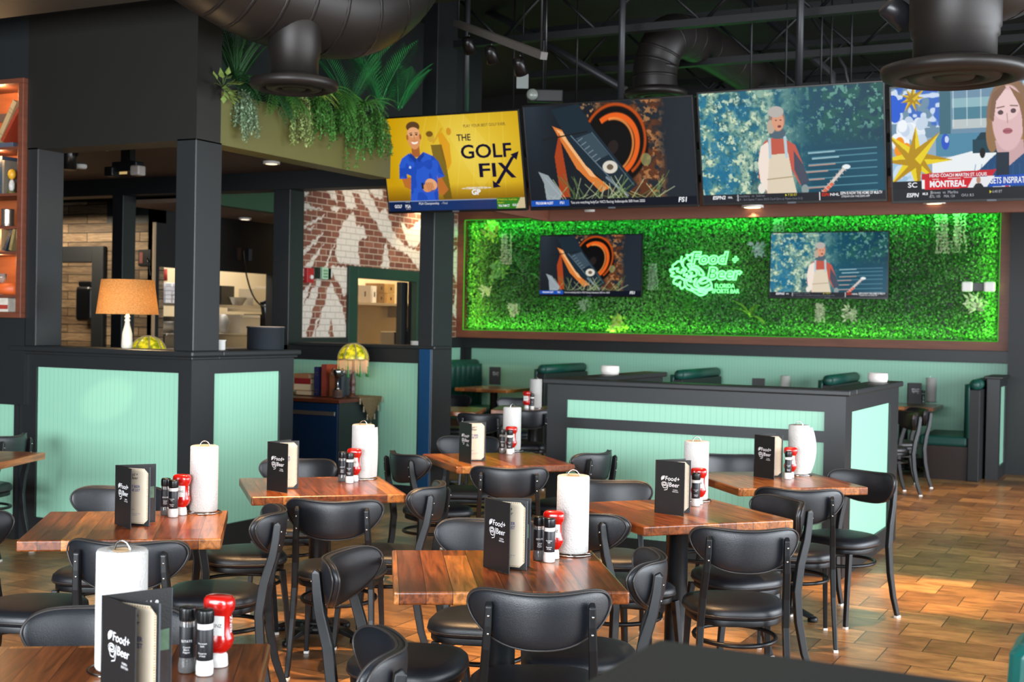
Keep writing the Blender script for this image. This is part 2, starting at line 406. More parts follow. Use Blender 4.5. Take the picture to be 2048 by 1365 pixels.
def SS(n, t, k=9): return np.clip((n - t) * k + .5, 0, 1)
def pic_golf():
    p = Pic(); p.fill('d9b310'); t = np.hypot((p.X - .62) * 1.2, p.Y - .4)
    p.grad('ecd04e', 'c99a06', t * 1.35)
    for i in range(7): p.line(.35 + i * .09, 0, .15 + i * .12, .9, .004, 'f4dc6a', .35)
    p.poly([(.42, 0), (.62, 0), (.86, .5), (.7, .8)], 'f3dd70', .22)
    p.put(np.clip((p.Y - .72) / .2, 0, 1), '6a4705', .85)
    # two faded golfers
    p.poly([(.42, .2), (.45, .17), (.5, .3), (.5, .5), (.47, .58), (.43, .4)], 'd98f10', .7); p.ell(.5, .17, .018, .04, 'c77b10', .7)
    p.poly([(.36, .3), (.44, .3), (.46, .5), (.48, .88), (.42, .88), (.38, .6)], '5e4a16', .75); p.ell(.365, .22, .026, .05, 'c9a031', .9); p.ell(.358, .185, .026, .03, '6b4a14', .9)
    p.line(.38, .28, .45, .14, .012, 'cf9a20', .8)
    # presenter
    sk, skd = 'd8935f', 'a8602f'
    p.poly([(.215, .3), (.275, .3), (.275, .42), (.215, .42)], skd)
    p.poly([(.115, .63), (.135, .74), (.26, .82), (.33, .76), (.3, .66), (.2, .64)], 'b96c2a'); p.poly([(.4, .6), (.46, .78), (.42, .84), (.31, .78), (.33, .66)], 'b96c2a')
    p.poly([(.19, .38), (.245, .44), (.3, .37), (.37, .42), (.405, .48), (.44, .64), (.39, .66), (.385, .62), (.38, .9), (.17, .9), (.19, .62), (.16, .6), (.16, .65), (.1, .65), (.11, .5), (.135, .43)], '1c49b4')
    n = p.noise(14, 3); p.put(((n > .55) & (p.c[..., 2] > .6) & (p.c[..., 0] < .2)).astype(float), '2f63d6', .6)
    p.poly([(.2, .37), (.245, .44), (.232, .48), (.195, .42)], '153a94'); p.poly([(.3, .37), (.245, .44), (.262, .48), (.305, .41)], '153a94')
    p.ell(.335, .72, .045, .06, 'e3a578', 1, .3); p.ell(.31, .75, .04, .05, 'd48f5c', 1, -.3); p.rect(.262, .7, .276, .765, '20242c')
    for i in range(4): p.line(.3 + i * .014, .7, .315 + i * .014, .8, .004, 'a8663a', .7)
    p.ell(.24, .205, .05, .135, sk); p.ell(.24, .1, .05, .055, '5a3d22'); p.ell(.192, .21, .008, .03, skd); p.ell(.289, .21, .008, .03, skd)
    p.ell(.24, .16, .044, .055, 'e6a878'); p.ell(.222, .185, .01, .008, '3a2415'); p.ell(.261, .185, .01, .008, '3a2415'); p.line(.21, .168, .23, .165, .004, '5a3d22'); p.line(.252, .165, .272, .168, .004, '5a3d22')
    p.line(.242, .19, .245, .225, .004, 'b06f40'); p.ell(.243, .262, .024, .022, 'fff4ea'); p.ell(.243, .25, .026, .014, 'cf8a58')
    p.ell(.19, .53, .008, .014, 'dfe6f4', .9)
    # lower bar
    p.rect(0, .895, 1, 1, '123066'); p.rect(0, .895, .17, 1, '0b1f48'); p.rect(0, .89, .8, .9, '9fb2d0', .8)
    p.rect(.8, .885, 1, 1, '2f7a1e'); p.poly([(.93, 1), (.97, .885), (1, .885), (1, 1)], 'cdbb93')
    return p
def pic_race():
    p = Pic(); p.grad('10161c', '232a33', p.X + .2 * p.noise(3, 1)); n = p.fbm(7, 4)
    p.put(np.clip((.22 - p.X) * 6, 0, 1) * np.clip(1 - p.Y, 0, 1), '3d4a58', .5)
    p.put(SS(n, .45) * (p.X > .4) * (p.X < .84) * np.clip((p.X - .38) * 6, 0, 1) * np.clip((.86 - p.X) * 12, 0, 1), '7c3a16', .65)
    p.put(SS(p.fbm(22, 9), .56) * np.clip((p.X - .64) * 12, 0, 1) * np.clip((.85 - p.X) * 12, 0, 1), 'd09055', .7); p.put(SS(p.fbm(26, 19), .56) * np.clip((p.X - .3) * 12, 0, 1) * np.clip((.5 - p.X) * 12, 0, 1) * np.clip((.3 - p.Y) * 10, 0, 1), 'd59a62', .8)
    p.ell(.54, .4, .2, .38, '0a0807'); p.ring(.53, .42, .14, .3, .1, 'e4601c', 1, .5, -2.6, 1.4); p.ring(.52, .42, .125, .27, .05, 'ff9a4a', .8, .5, -2.2, .9)
    p.ring(.54, .38, .18, .36, .045, 'c64f14', .9, .4, -2.9, .6); p.ell(.53, .42, .09, .2, '0a0a0d', 1, .5)
    p.ell(.53, .43, .03, .07, '2b2220', .8, .5)
    p.poly([(.17, .2), (.24, .25), (.4, .68), (.5, .82), (.44, .86), (.3, .62)], 'd77a35'); p.poly([(.19, .23), (.23, .26), (.42, .72), (.38, .7)], 'f7c28a', .8)
    p.poly([(.21, .26), (.25, .9), (.19, .9), (.17, .5)], 'b5441a', .9)
    p.poly([(.17, .04), (.34, 0), (.42, .25), (.66, .8), (.6, .88), (.48, .78), (.36, .6), (.26, .35)], '1b2a35'); p.poly([(.31, .33), (.41, .28), (.5, .5), (.42, .56)], '3b4c58')
    for i in range(6): p.line(.32 + i * .02, .36 + i * .04, .35 + i * .02, .33 + i * .04, .003, '9fb0ba', .8)
    p.line(.28, .3, .56, .84, .006, '7f93a0', .7); p.line(.41, .28, .64, .8, .005, '5f7684', .7); p.line(.1, .33, .38, .27, .006, '1a1a1a')
    p.ell(.505, .62, .045, .062, 'd8d2c4'); p.ell(.505, .62, .02, .028, '6a5a48'); p.line(.48, .72, .6, .9, .012, '8795a0', .8)
    r = random.Random(3)
    for i in range(60):
        x = r.uniform(.1, .8); y = .93; p.line(x, y, x + r.uniform(-.12, .12), y - r.uniform(.04, .26), .0035, r.choice(['7f9a5a', 'a9b884', 'c6cfa6', '5c7440']), .8)
    p.poly([(.06, .64), (.12, .68), (.2, .86), (.18, .95), (.1, .95), (.09, .75)], 'a8b3ba', .85)
    p.ell(.72, .56, .03, .06, '8a8a5a', .8)
    p.rect(0, .92, 1, 1, '0b1220'); p.rect(0, .925, .24, .985, '1750b0'); return p
def pic_river():
    p = Pic(); p.grad('2e7f9c', '0b3a4c', p.X * .9 + .25 * p.noise(3, 5)); n = p.fbm(9, 12)
    L = np.clip((.62 - p.X) * 3, 0, 1)
    p.put(SS(n, .42) * L, '6f9a8c', .8); p.put(SS(n, .54) * L, 'a9c3a8', .8); p.put(SS(p.fbm(24, 31), .6, 14) * L, 'e2eac4', .8); p.put(SS(p.fbm(40, 33), .62, 14) * L, '24505a', .6)
    p.put(SS(p.fbm(14, 41), .6) * np.clip((.35 - p.X) * 5, 0, 1), '1f6f94', .8)
    T = np.clip((.52 - p.Y) * 5, 0, 1) * np.clip((p.X - .48) * 5, 0, 1)
    p.put(SS(p.fbm(12, 51), .48) * T, '1e5a52', .8); p.put(SS(p.fbm(30, 61), .63, 14) * T, '7fb5a0', .7)
    p.put(np.clip((p.X - .6) * 4, 0, 1) * np.clip((p.Y - .45) * 6, 0, 1), '125066', .75)
    for y, x0 in ((.55, .6), (.6, .62), (.66, .6), (.72, .56), (.79, .54), (.86, .57), (.92, .6)):
        p.line(x0, y + .02, .96, y, .005, '7fb6c4', .6); p.line(x0, y + .03, x0 + .14, y + .02, .006, 'e0a58f' if y > .64 else 'b9d6dc', .8)
    p.poly([(.3, .55), (.3, .7), (.33, .9), (.27, .95)], '22424c', .4)
    # person in pale overalls
    p.poly([(.36, .46), (.4, .43), (.47, .44), (.53, .5), (.57, .68), (.59, .82), (.55, .86), (.5, .7), (.5, 1), (.36, 1), (.36, .9), (.32, .78), (.33, .55)], 'c05a4a')
    p.poly([(.34, .5), (.38, .46), (.39, .6), (.38, .86), (.37, .92), (.33, .82), (.32, .65)], 'f0e0d4'); p.poly([(.52, .55), (.57, .68), (.6, .83), (.56, .88), (.52, .72)], '3b4c60', .9)
    p.poly([(.385, .58), (.49, .57), (.51, .78), (.54, 1), (.36, 1), (.37, .82)], 'ded0b8'); p.line(.39, .44, .39, .6, .014, 'b5cbd2'); p.line(.475, .43, .48, .6, .014, 'b5cbd2')
    p.line(.37, .8, .52, .78, .005, 'a99878'); p.ell(.335, .88, .02, .045, 'e9e2d6'); p.ell(.575, .9, .02, .045, '8c9a9a')
    p.ell(.435, .39, .045, .05, '4f6470'); p.ell(.435, .27, .045, .105, '8a7a70'); p.ell(.4, .33, .022, .06, 'b9aa98'); p.ell(.44, .285, .033, .085, 'd99a7c'); p.ell(.43, .2, .043, .05, 'b6b0aa')
    p.ell(.447, .33, .01, .012, '7a3a34'); p.ell(.43, .275, .006, .006, '3a2a26'); p.ell(.455, .275, .006, .006, '3a2a26')
    # hedge trimmer blade
    p.line(.66, .95, .79, .72, .014, 'd8ccc4'); p.line(.66, .95, .72, .86, .016, 'e06a4a'); p.ell(.8, .71, .022, .02, 'e6eef0')
    for i in range(8): p.line(.665 + i * .016, .91 - i * .028, .685 + i * .016, .94 - i * .028, .004, 'c9b8b0')
    p.rect(0, .925, 1, 1, '23262d'); p.rect(.65, .925, .655, 1, 'e8e8e8'); return p
def pic_news():
    p = Pic(); p.X = p.X / .68; p.ar = p.ar * .68; p.fill('8fa9bd'); p.rect(0, 0, 2, .45, '6d8ea6'); p.rect(1, .1, 2, .62, '8db4bd'); p.rect(1.1, .2, 1.6, .3, '4c7f92'); p.rect(.36, .0, .44, .45, '3f6a78'); p.rect(.45, .12, 1, .2, '8db4bd'); p.rect(.45, .2, 1, .3, '4c7f92'); p.rect(.45, .3, 1, .38, 'b9c3c4')
    p.put(SS(p.noise(16, 7), .5) * (p.Y < .36) * (p.X < .36), '2f62c8', .8); p.put(SS(p.noise(24, 17), .6) * (p.Y < .36) * (p.X < .36), 'd7e4f4', .9)
    for i in range(6): p.line(.46 + i * .1, .0, .46 + i * .1, .36, .004, 'd4e0e4', .8)
    p.rect(.33, .42, 1, .62, '4f88a4'); p.poly([(.3, .66), (.6, .58), (1, .6), (1.6, .6), (1.6, 1), (.3, 1)], 'e9eef0')
    p.rect(.6, .48, .8, .6, '1d4352'); p.poly([(.62, .48), (.66, .42), (.78, .42), (.8, .5)], '173846'); p.ell(.67, .6, .02, .045, '1a1a1c'); p.ell(.4, .49, .03, .07, '2b55c4'); p.ell(.41, .47, .015, .03, 'c8d8f2')
    r = random.Random(8)
    for i in range(9): p.ell(r.uniform(0, .12), r.uniform(.08, .25), .04, .06, '1e5bd0')
    for i in range(26): p.ell(r.uniform(0, .24), r.uniform(.3, .5), .035, .055, r.choice(['dce6f0', 'eef3f8', 'c4d4e6']))
    for i in range(18): p.ell(r.uniform(0, .24), r.uniform(.7, .9), .04, .06, r.choice(['9cc0dc', 'c8dcec', 'b0cce2']))
    for i in range(5): p.ell(r.uniform(.05, .12), r.uniform(.45, .62), .035, .055, 'f0900e')
    def star(cx, cy, R0, n, cs, seed):
        q = random.Random(seed)
        for i in range(n):
            a = 2 * PI * i / n + q.uniform(-.1, .1); L = R0 * q.uniform(.75, 1.15)
            tx, ty = cx + L * math.cos(a) / p.ar, cy + L * math.sin(a); w = R0 * .22
            bx, by = -math.sin(a) * w / p.ar, math.cos(a) * w
            p.poly([(cx + bx, cy + by), (tx, ty), (cx, cy)], cs[0]); p.poly([(cx - bx, cy - by), (tx, ty), (cx, cy)], cs[1])
    star(.16, .1, .13, 9, ('d8b81a', 'a88208'), 4); star(.17, .63, .32, 8, ('e8cf20', 'b48c0a'), 6)
    # reporter
    p.ell(.86, .3, .16, .34, '8a6a50'); p.ell(.98, .42, .05, .16, 'a07a4e'); p.ell(.74, .44, .045, .16, '94714e'); p.poly([(.76, .5), (.96, .5), (.98, .75), (.8, .75)], 'c9a4a6')
    p.poly([(.52, 1), (.6, .8), (.74, .64), (.78, .6), (.86, .72), (.98, .6), (1.08, .66), (1.2, .8), (1.28, 1)], '1e4a76')
    for i in range(9): p.line(.58 + i * .05, .98, .62 + i * .045, .7, .003, '2f6294', .7)
    p.ell(.855, .31, .115, .28, 'dcb6b8'); p.ell(.84, .2, .1, .13, 'e8c6c6'); p.poly([(.72, .3), (.74, .1), (.82, .02), (.84, .05), (.77, .16), (.75, .34)], '80604a'); p.poly([(.86, .04), (.95, .12), (1, .35), (1.01, .5), (.96, .5), (.95, .3), (.93, .2)], '8a6848')
    p.ell(.8, .26, .02, .02, '5a4648'); p.ell(.89, .25, .02, .02, '5a4648'); p.line(.775, .22, .825, .21, .005, '7a5e50'); p.line(.87, .205, .92, .21, .005, '7a5e50'); p.line(.845, .27, .85, .35, .004, 'b98e90'); p.ell(.85, .42, .035, .025, 'a8606a'); p.line(.82, .42, .88, .42, .003, '7a3c48')
    p.poly([(.77, .6), (.86, .6), (.86, .82), (.77, .84)], '24303e'); p.poly([(.74, .86), (.86, .83), (.88, .98), (.75, 1)], 'dde3ea'); p.rect(.83, .88, .86, .95, 'c8405c')
    p.rect(0, .83, .22, .9, '1c2126'); p.rect(0, .9, 2, 1, '23262b'); p.rect(.22, .82, .24, .9, 'f0f0f0')
    p.poly([(.22, .765), (.77, .745), (.74, .8), (.22, .82)], 'c42430'); p.poly([(.24, .82), (.6, .81), (.56, .9), (.24, .91)], 'd2222e'); p.poly([(.6, .81), (.76, .8), (.7, .895), (.56, .9)], 'e6e8ec')
    p.ell(.64, .835, .016, .03, 'b88a74'); p.poly([(.6, .9), (.62, .865), (.66, .865), (.68, .9)], '2a2c30'); p.poly([(.76, .8), (1.4, .78), (1.4, .88), (.71, .895)], '1c4fb4')
    return p

# ================================================================== the building
sbox('floor', -14, 5.4, -4, 17, -.12, 0, FLOORM)
sbox('ceiling', -14, 5.4, -4, 17, 4.7, 4.8, CEILP)
YB = 15.8
XL = -8.738
BXR = at_y(47, 165, 6.56).x; BZT = at_y(47, 165, 6.56).z; BZB = at_y(45, 628, 6.56).z
def panel_wall(name, x0, x1, y0, y1, z0, z1, frame, mintm, panels, axis, face):
    """painted wall body with recessed beadboard panels on one face; panels = [(a0,a1,z0,z1)] along the axis"""
    b = MB(); t = .022
    if axis == 'x':
        fy = y0 if face < 0 else y1; inner = fy - face * t
        b.box(x0, x1, min(inner, y1 if face < 0 else y0), max(inner, y1 if face < 0 else y0), z0, z1, 0)
        A = sorted({x0, x1, *[p[0] for p in panels], *[p[1] for p in panels]}); lo, hi = min(fy, inner), max(fy, inner)
        for p in panels: b.box(p[0], p[1], min(inner, inner + face * .004), max(inner, inner + face * .004), p[2], p[3], 1)
    else:
        fx = x0 if face < 0 else x1; inner = fx - face * t
        b.box(min(inner, x1 if face < 0 else x0), max(inner, x1 if face < 0 else x0), y0, y1, z0, z1, 0)
        A = sorted({y0, y1, *[p[0] for p in panels], *[p[1] for p in panels]}); lo, hi = min(fx, inner), max(fx, inner)
        for p in panels: b.box(min(inner, inner + face * .004), max(inner, inner + face * .004), p[0], p[1], p[2], p[3], 1)
    for a, c in zip(A[:-1], A[1:]):
        cov = sorted([(p[2], p[3]) for p in panels if p[0] <= a + 1e-6 and p[1] >= c - 1e-6]); z = z0
        for p0, p1 in cov + [(z1, z1)]:
            if p0 - z > 1e-5:
                (b.box(a, c, lo, hi, z, p0, 0) if axis == 'x' else b.box(lo, hi, a, c, z, p0, 0))
            z = p1
    return struct(name, b, [frame, mintm])
# back wall: wainscot, rail, planted panel in a wooden frame
panel_wall('wall_back', XL, -1.6, YB, YB + .2, 0, 4.7, BLKD, MINTX, [(-8.6, -1.62, .1, 1.24)], 'x', -1)
sbox('trim_1', XL, -1.6, YB - .05, YB, 1.24, 1.385, BLK, .004)
sbox('wall_back_right', -1.6, 5.2, YB - .25, YB + .2, 0, 4.7, BLKD)
sbox('baseboard_back', -8.6, -1.62, YB - .015, YB, 0, .1, BLK)
fr = MB()
fr.box(XL, -1.6, YB - .19, YB, 1.385, 1.485); fr.box(XL, -1.6, YB - .19, YB, 3.0, 3.12)
struct('trim_2', fr, FRAMEW)
fr = MB(); fr.box(XL, -8.637, YB - .19, YB, 1.485, 3.0); fr.box(-1.713, -1.6, YB - .19, YB, 1.485, 3.0)
struct('trim_3', fr, WOODD)

# brick wall with a painted leaf mural, a doorway cut in it
def px7(x, y): return (280 + x / 3.25, 360 + y / 3.25)
MUR7 = [
 [(1385,205),(1330,270),(1300,320),(1265,480),(1290,540),(1345,545),(1430,560),(1412,450),(1430,385),(1480,375),(1452,300),(1410,300)],
 [(1050,470),(1195,330),(1170,380),(1050,505)], [(1045,595),(1195,415),(1120,560),(1050,635)], [(1195,575),(1310,300),(1292,340),(1212,570)],
 [(1050,300),(1200,228),(1195,245),(1050,325)], [(1045,850),(1160,640),(1180,645),(1075,1030),(1043,1030)], [(1045,745),(1125,640),(1060,820),(1045,830)],
 [(1135,1030),(1190,830),(1235,660),(1300,790),(1330,900),(1345,1030),(1262,1030),(1248,905),(1228,950),(1225,1030)],
 [(1240,560),(1355,570),(1355,720),(1320,765),(1310,705),(1262,625)], [(1205,55),(1262,55),(1292,150),(1250,125)], [(1310,55),(1372,55),(1412,180),(1345,192)],
 [(1405,55),(1475,55),(1560,220),(1520,262),(1430,110)], [(1055,135),(1130,178),(1215,190),(1055,198)], [(1055,55),(1100,95),(1060,110)],
 [(1515,240),(1600,180),(1640,330),(1720,430),(1830,470),(1842,520),(1812,582),(1745,492),(1645,435),(1560,335)],
 [(1690,255),(1742,330),(1850,235),(1870,350),(1792,440),(1742,425)], [(1565,572),(1600,395),(1622,575)], [(1825,600),(1870,585),(1865,1030),(1832,1030)],
 [(1480,55),(1580,55),(1580,130),(1520,110)], [(1130,1030),(1110,1030),(1170,860),(1165,900)], [(1240,180),(1270,170),(1310,190),(1270,210)],
 [(1085,330),(1130,300),(1120,325)]]
MUR5 = [[(15,180),(60,140),(92,95),(95,190),(60,240),(15,275)], [(0,390),(92,275),(70,480),(30,680),(15,760),(40,820),(92,860),(80,800),(40,740),(60,600),(20,500),(0,560)], [(0,300),(40,330),(0,350)]]
polys = []
for P_ in MUR7: polys.append([(lambda q: (q.y, q.z))(at_x(*px7(x, y), XL)) for x, y in P_])
for P_ in MUR5: polys.append([(lambda q: (q.y, q.z))(at_x(900 + x / 3.413, 400 + y / 3.413, XL)) for x, y in P_])
def mural():
    y = np.arange(11.95, 15.801, .0125); z = np.arange(1.385, 4.7, .0125); Y, Z = np.meshgrid(y, z)
    msk = np.zeros_like(Y, bool)
    wob = .012 * np.sin(Y * 37 + Z * 11) + .01 * np.sin(Z * 53); Yw = Y + wob; Zw = Z + .01 * np.sin(Y * 61)
    for P_ in polys:
        ins = np.zeros_like(msk)
        for i in range(len(P_)):
            (a, b), (c, d) = P_[i], P_[(i + 1) % len(P_)]
            if b == d: continue
            ins ^= ((Zw < b) != (Zw < d)) & (Yw < (c - a) * (Zw - b) / (d - b) + a)
        msk |= ins
    # leaves carry on above, out of the measured part
    up = (Z > 3.12); msk |= up & (np.sin(Y * 5 + Z * 3) * np.sin(Z * 4 - Y * 2) > .25)
    h, w = Y.shape; ii = np.arange(h * w).reshape(h, w)
    q = np.stack([ii[:-1, :-1], ii[:-1, 1:], ii[1:, 1:], ii[1:, :-1]], -1)
    cy, cz = (Y[:-1, :-1] + .006), (Z[:-1, :-1] + .006)
    keep = ~((cy > 13.03) & (cy < 14.6) & (cz < 2.17)); q = q[keep].reshape(-1, 4)
    me = bpy.data.meshes.new('wall_left'); me.vertices.add(h * w)
    me.vertices.foreach_set('co', np.stack([np.full_like(Y, XL), Y, Z], -1).ravel())
    me.loops.add(q.size); me.loops.foreach_set('vertex_index', q.ravel()); me.polygons.add(len(q)); me.polygons.foreach_set('loop_start', np.arange(0, q.size, 4)); me.update(calc_edges=True)
    at = me.color_attributes.new('Col', 'FLOAT_COLOR', 'POINT'); c = np.repeat(msk.ravel().astype(float)[:, None], 4, 1); at.data.foreach_set('color', c.ravel())
    m, nt, out, br = brickmat('painted_brick', '6e3d30', '8f5a45', 'b9a590', .2, .073, .0055, axes='YZ', rough=.75, grain=.3, offset=.5, bumpd=.5, c3='7d4a39')
    b = nt.nodes['Principled BSDF']; a = nt.nodes.new('ShaderNodeAttribute'); a.attribute_name = 'Col'
    mx = nt.nodes.new('ShaderNodeMix'); mx.data_type = 'RGBA'
    no = nt.nodes.new('ShaderNodeTexNoise'); no.inputs['Scale'].default_value = 30
    tc = nt.nodes.new('ShaderNodeTexCoord'); nt.links.new(tc.outputs['Object'], no.inputs['Vector'])
    mm = nt.nodes.new('ShaderNodeMath'); mm.operation = 'MULTIPLY_ADD'; mm.inputs[1].default_value = .35; mm.inputs[2].default_value = .78; mm.use_clamp = True
    nt.links.new(no.outputs['Fac'], mm.inputs[0]); ml = nt.nodes.new('ShaderNodeMath'); ml.operation = 'MULTIPLY'
    nt.links.new(mm.outputs[0], ml.inputs[0]); nt.links.new(a.outputs['Fac'], ml.inputs[1]); nt.links.new(ml.outputs[0], mx.inputs[0])
    mo = nt.nodes.new('ShaderNodeMix'); mo.data_type = 'RGBA'; nt.links.new(br.outputs['Fac'], mo.inputs[0]); mo.inputs[6].default_value = (*lin('d9cfc2'), 1); mo.inputs[7].default_value = (*lin('b3a99d'), 1)
    nt.links.new(out, mx.inputs[6]); nt.links.new(mo.outputs[2], mx.inputs[7]); nt.links.new(mx.outputs[2], b.inputs['Base Color'])
    me.materials.append(m); o = bpy.data.objects.new('wall_left', me); COL.objects.link(o); o['kind'] = 'structure'
mural()
w = MB(); w.box(XL - .16, XL - .01, 11.95, 13.03, 0, 4.7); w.box(XL - .16, XL - .01, 14.6, YB, 0, 4.7); w.box(XL - .16, XL - .01, 13.03, 14.6, 2.17, 4.7)
struct('wall_left_core', w, BLKD)
panel_wall('wall_left_lower', XL - .01, XL + .03, 11.95, 13.03, 0, 1.385, BLK, MINTY, [(12.1, 12.9, .1, 1.24)], 'y', 1)
panel_wall('wall_left_lower', XL - .01, XL + .03, 14.6, YB, 0, 1.385, BLK, MINTY, [(14.7, 15.72, .1, 1.24)], 'y', 1)
DG = mat('dark_green_paint', '1e3a30', .5, var=.1)
f = MB(); f.box(XL - .05, XL + .04, 12.93, 13.12, 0, 2.24); f.box(XL - .05, XL + .04, 14.5, 14.68, 0, 2.24); f.box(XL - .05, XL + .04, 13.12, 14.5, 2.1, 2.24)
struct('door_1', f, DG, .004)
# room behind the doorway
CREAM = mat('cream_wall', 'dccaa6', .7, var=.06, vscale=2)
w = MB(); w.box(-10.45, -10.35, 14.8, 17, 0, 4.7); w.box(-10.35, XL - .16, 16.9, 17, 0, 4.7)
w.prism([(-8.95, 12.2), (-8.9, 12.26), (-10.4, 14.83), (-10.45, 14.77)], 0, 4.7)
struct('wall_storeroom', w, CREAM)
sbox('door_2', XL - .24, XL - .165, 14.44, 14.6, 0, 2.1, BLKD, .004)

# kitchen side: dark wall with a long serving hatch
w = MB(); w.box(-10.02, -9.9, 10.95, 13.5, 2.14, 3.4); w.box(-10.02, -9.9, 10.95, 13.5, 0, 1.22); w.box(-10.02, -9.9, 13.05, 13.5, 1.22, 2.14); w.box(-10.02, -9.9, 10.95, 11.0, 1.22, 2.14)
struct('wall_kitchen', w, mat('kitchen_wall_black', '101012', .6))
sbox('wall_kitchen_far', -11.5, -11.4, 12.3, 15.6, 0, 3.4, CREAM)
sbox('trim_4', -10.1, -9.72, 10.96, 13.1, 1.2, 1.235, mat('hatch_ledge_brown', '3d2c22', .35), .004)
# reclaimed timber wall with an opening in a dark surround
w = MB(); w.box(-10.626, -9.92, 10.95, 11.1, 0, 2.62); w.box(-14, -10.626, 10.95, 11.1, 2.366, 2.87)
struct('wall_timber', w, PLANKW)
sbox('wall_timber_inner', -14, -11.25, 12.2, 12.3, 0, 3.0, PLANKW)
w = MB(); w.box(-10.795, -10.626, 10.9, 11.12, 0, 2.366); w.box(-14, -10.795, 10.9, 11.12, 2.19, 2.366)
struct('door_3', w, BLK, .004)
sbox('trim_5', -9.93, -9.905, 10.92, 10.96, 0, 2.62, mat('pale_timber_edge', 'b39a7a', .6))
w = MB(); w.box(-10.626, -9.9, 10.95, 11.1, 2.62, 3.0); w.box(-14, -10.626, 10.95, 11.1, 2.87, 3.0)
struct('wall_timber_top', w, BLKD)
# corridor ceiling and its green bulkhead
TAUPE = mat('taupe_ceiling', '7c6657', .7, var=.1, vscale=1.5)
sbox('ceiling_corridor', -9.9, -8.95, 10.3, 13.3, 2.76, 2.8, TAUPE)
sbox('wall_bulkhead', -8.95, -8.8, 10.3, 13.0, 2.76, 3.4, mat('bulkhead_green', '2b4a33', .6))
# hall ceiling, cross beam and posts
HALLC = mat('hall_ceiling_taupe', '5b493e', .6, var=.12, vscale=1.2)
sbox('ceiling_hall', -14, -5.75, 6.84, 10.1, 3.0, 3.06, HALLC)
sbox('beam_hall', -14, -5.87, 10.1, 10.34, 2.83, 3.02, BLKD, .004)
sbox('column_hall_left', -9.73, -9.585, 10.1, 10.29, 0, 2.83, BLK, .006)
sbox('column_hall_middle', -7.68, -7.485, 10.1, 10.33, 0, 2.83, BLK, .006)
sbox('column_hall_right', -6.02, -5.87, 10.06, 10.42, 0, 4.7, BLK, .006)
# host stand: corner column, header, panelled low walls with a ledge
sbox('column_host', -5.81, -5.645, 6.6, 6.86, 1.372, 2.76, BLK, .006)
sbox('column_host_left', BXR + .004, -7.05, 6.6, 6.84, 1.372, 2.76, BLK, .006)
HEAD = mat('header_paint', '191815', .5, var=.12, vscale=1.5)
sbox('wall_header', BXR, -5.645, 6.6, 6.84, 2.745, 4.7, HEAD)
sbox('wall_header_side', -5.83, -5.645, 6.84, 8.95, 2.745, 3.1, mat('olive_fascia', '5c5a2e', .5, var=.08))
sbox('ceiling_planter', -7.0, -5.83, 6.84, 8.95, 3.04, 3.08, BLKD)
sbox('wall_clerestory', -7.1, -7.0, 6.84, 13, 3.06, 4.7, BLKD)
w = MB(); w.box(-14, BXR - 1.1, 6.6, 6.84, .955, 4.7); w.box(BXR - 1.1, BXR, 6.6, 6.84, .955, BZB - .03); w.box(BXR - 1.1, BXR, 6.6, 6.84, BZT + .035, 4.7); w.box(BXR - 1.1, BXR, 6.86, 6.9, BZB - .03, BZT + .03)
struct('wall_front_left', w, BLK)
panel_wall('wall_front_left_lower', -14, -7.228, 6.6, 6.84, 0, .955, BLK, MINTX, [(-9, -7.25, .13, .952)], 'x', -1)
panel_wall('wall_host_front', -7.225, -5.68, 6.63, 6.84, 0, 1.335, BLK, MINTX, [(-7.07, -5.79, .17, 1.226)], 'x', -1)
panel_wall('wall_host_side', -5.89, -5.68, 6.84, 7.74, 0, 1.335, BLK, MINTY, [(6.86, 7.585, .19, 1.22)], 'y', 1)
b = MB(); b.box(-7.3, -5.64, 6.59, 6.9, 1.335, 1.372); b.box(-5.95, -5.64, 6.9, 7.78, 1.335, 1.372)
struct('trim_6', b, BLK, .01)
b = MB(); b.box(-7.3, -5.66, 6.61, 6.88, 1.315, 1.335); b.box(-5.93, -5.66, 6.88, 7.76, 1.315, 1.335)
struct('trim_7', b, BLK, .006)
panel_wall('wall_hall_low', -7.68, -5.97, 10.1, 10.3, 0, 1.345, BLK, MINTX, [(-7.5, -5.985, .1, 1.214)], 'x', -1)
b = MB(); b.box(-7.36, -5.84, 10.05, 10.36, 1.345, 1.375); struct('trim_8', b, BLK, .008)
sbox('trim_9', -6.0, -5.88, 10.05, 10.1, .1, 1.345, mat('blue_panel', '0c3f66', .4), .003)  # blue screen light on the dark post, put into this strip's colour
# island of half walls under the television canopy
panel_wall('wall_island_front', -3.92, -1.82, 8.35, 8.5, 0, 1.17, BLK, MINTX, [(-3.77, -1.955, .13, .867), (-3.77, -1.955, .94, 1.065)], 'x', -1)
panel_wall('wall_island_side', -1.97, -1.82, 8.5, 10.17, 0, 1.17, BLK, MINTY, [(8.54, 9.87, .14, 1.062)], 'y', 1)
sbox('wall_island_left', -3.92, -3.77, 8.5, 10.3, 0, 1.17, BLK)
b = MB(); b.box(-3.95, -1.79, 8.32, 8.53, 1.17, 1.21); b.box(-2.0, -1.79, 8.53, 10.2, 1.17, 1.21); b.box(-3.95, -3.74, 8.53, 10.33, 1.17, 1.21)
struct('trim_10', b, BLK, .01)
# end partition by the last booth
panel_wall('wall_booth_end', -1.73, -1.6, 14.85, 15.55, 0, 1.09, BLK, MINTY, [(14.98, 15.48, .14, 1.0)], 'y', 1)
sbox('trim_11', -1.76, -1.57, 14.82, 15.55, 1.09, 1.12, BLK, .008)
# low wall close to the camera
sbox('wall_near', -.56, 1.4, .98, 1.55, 0, 1.16, BLKD); sbox('trim_12', -.578, 1.42, .95, 1.57, 1.16, 1.2, BLKD, .012)
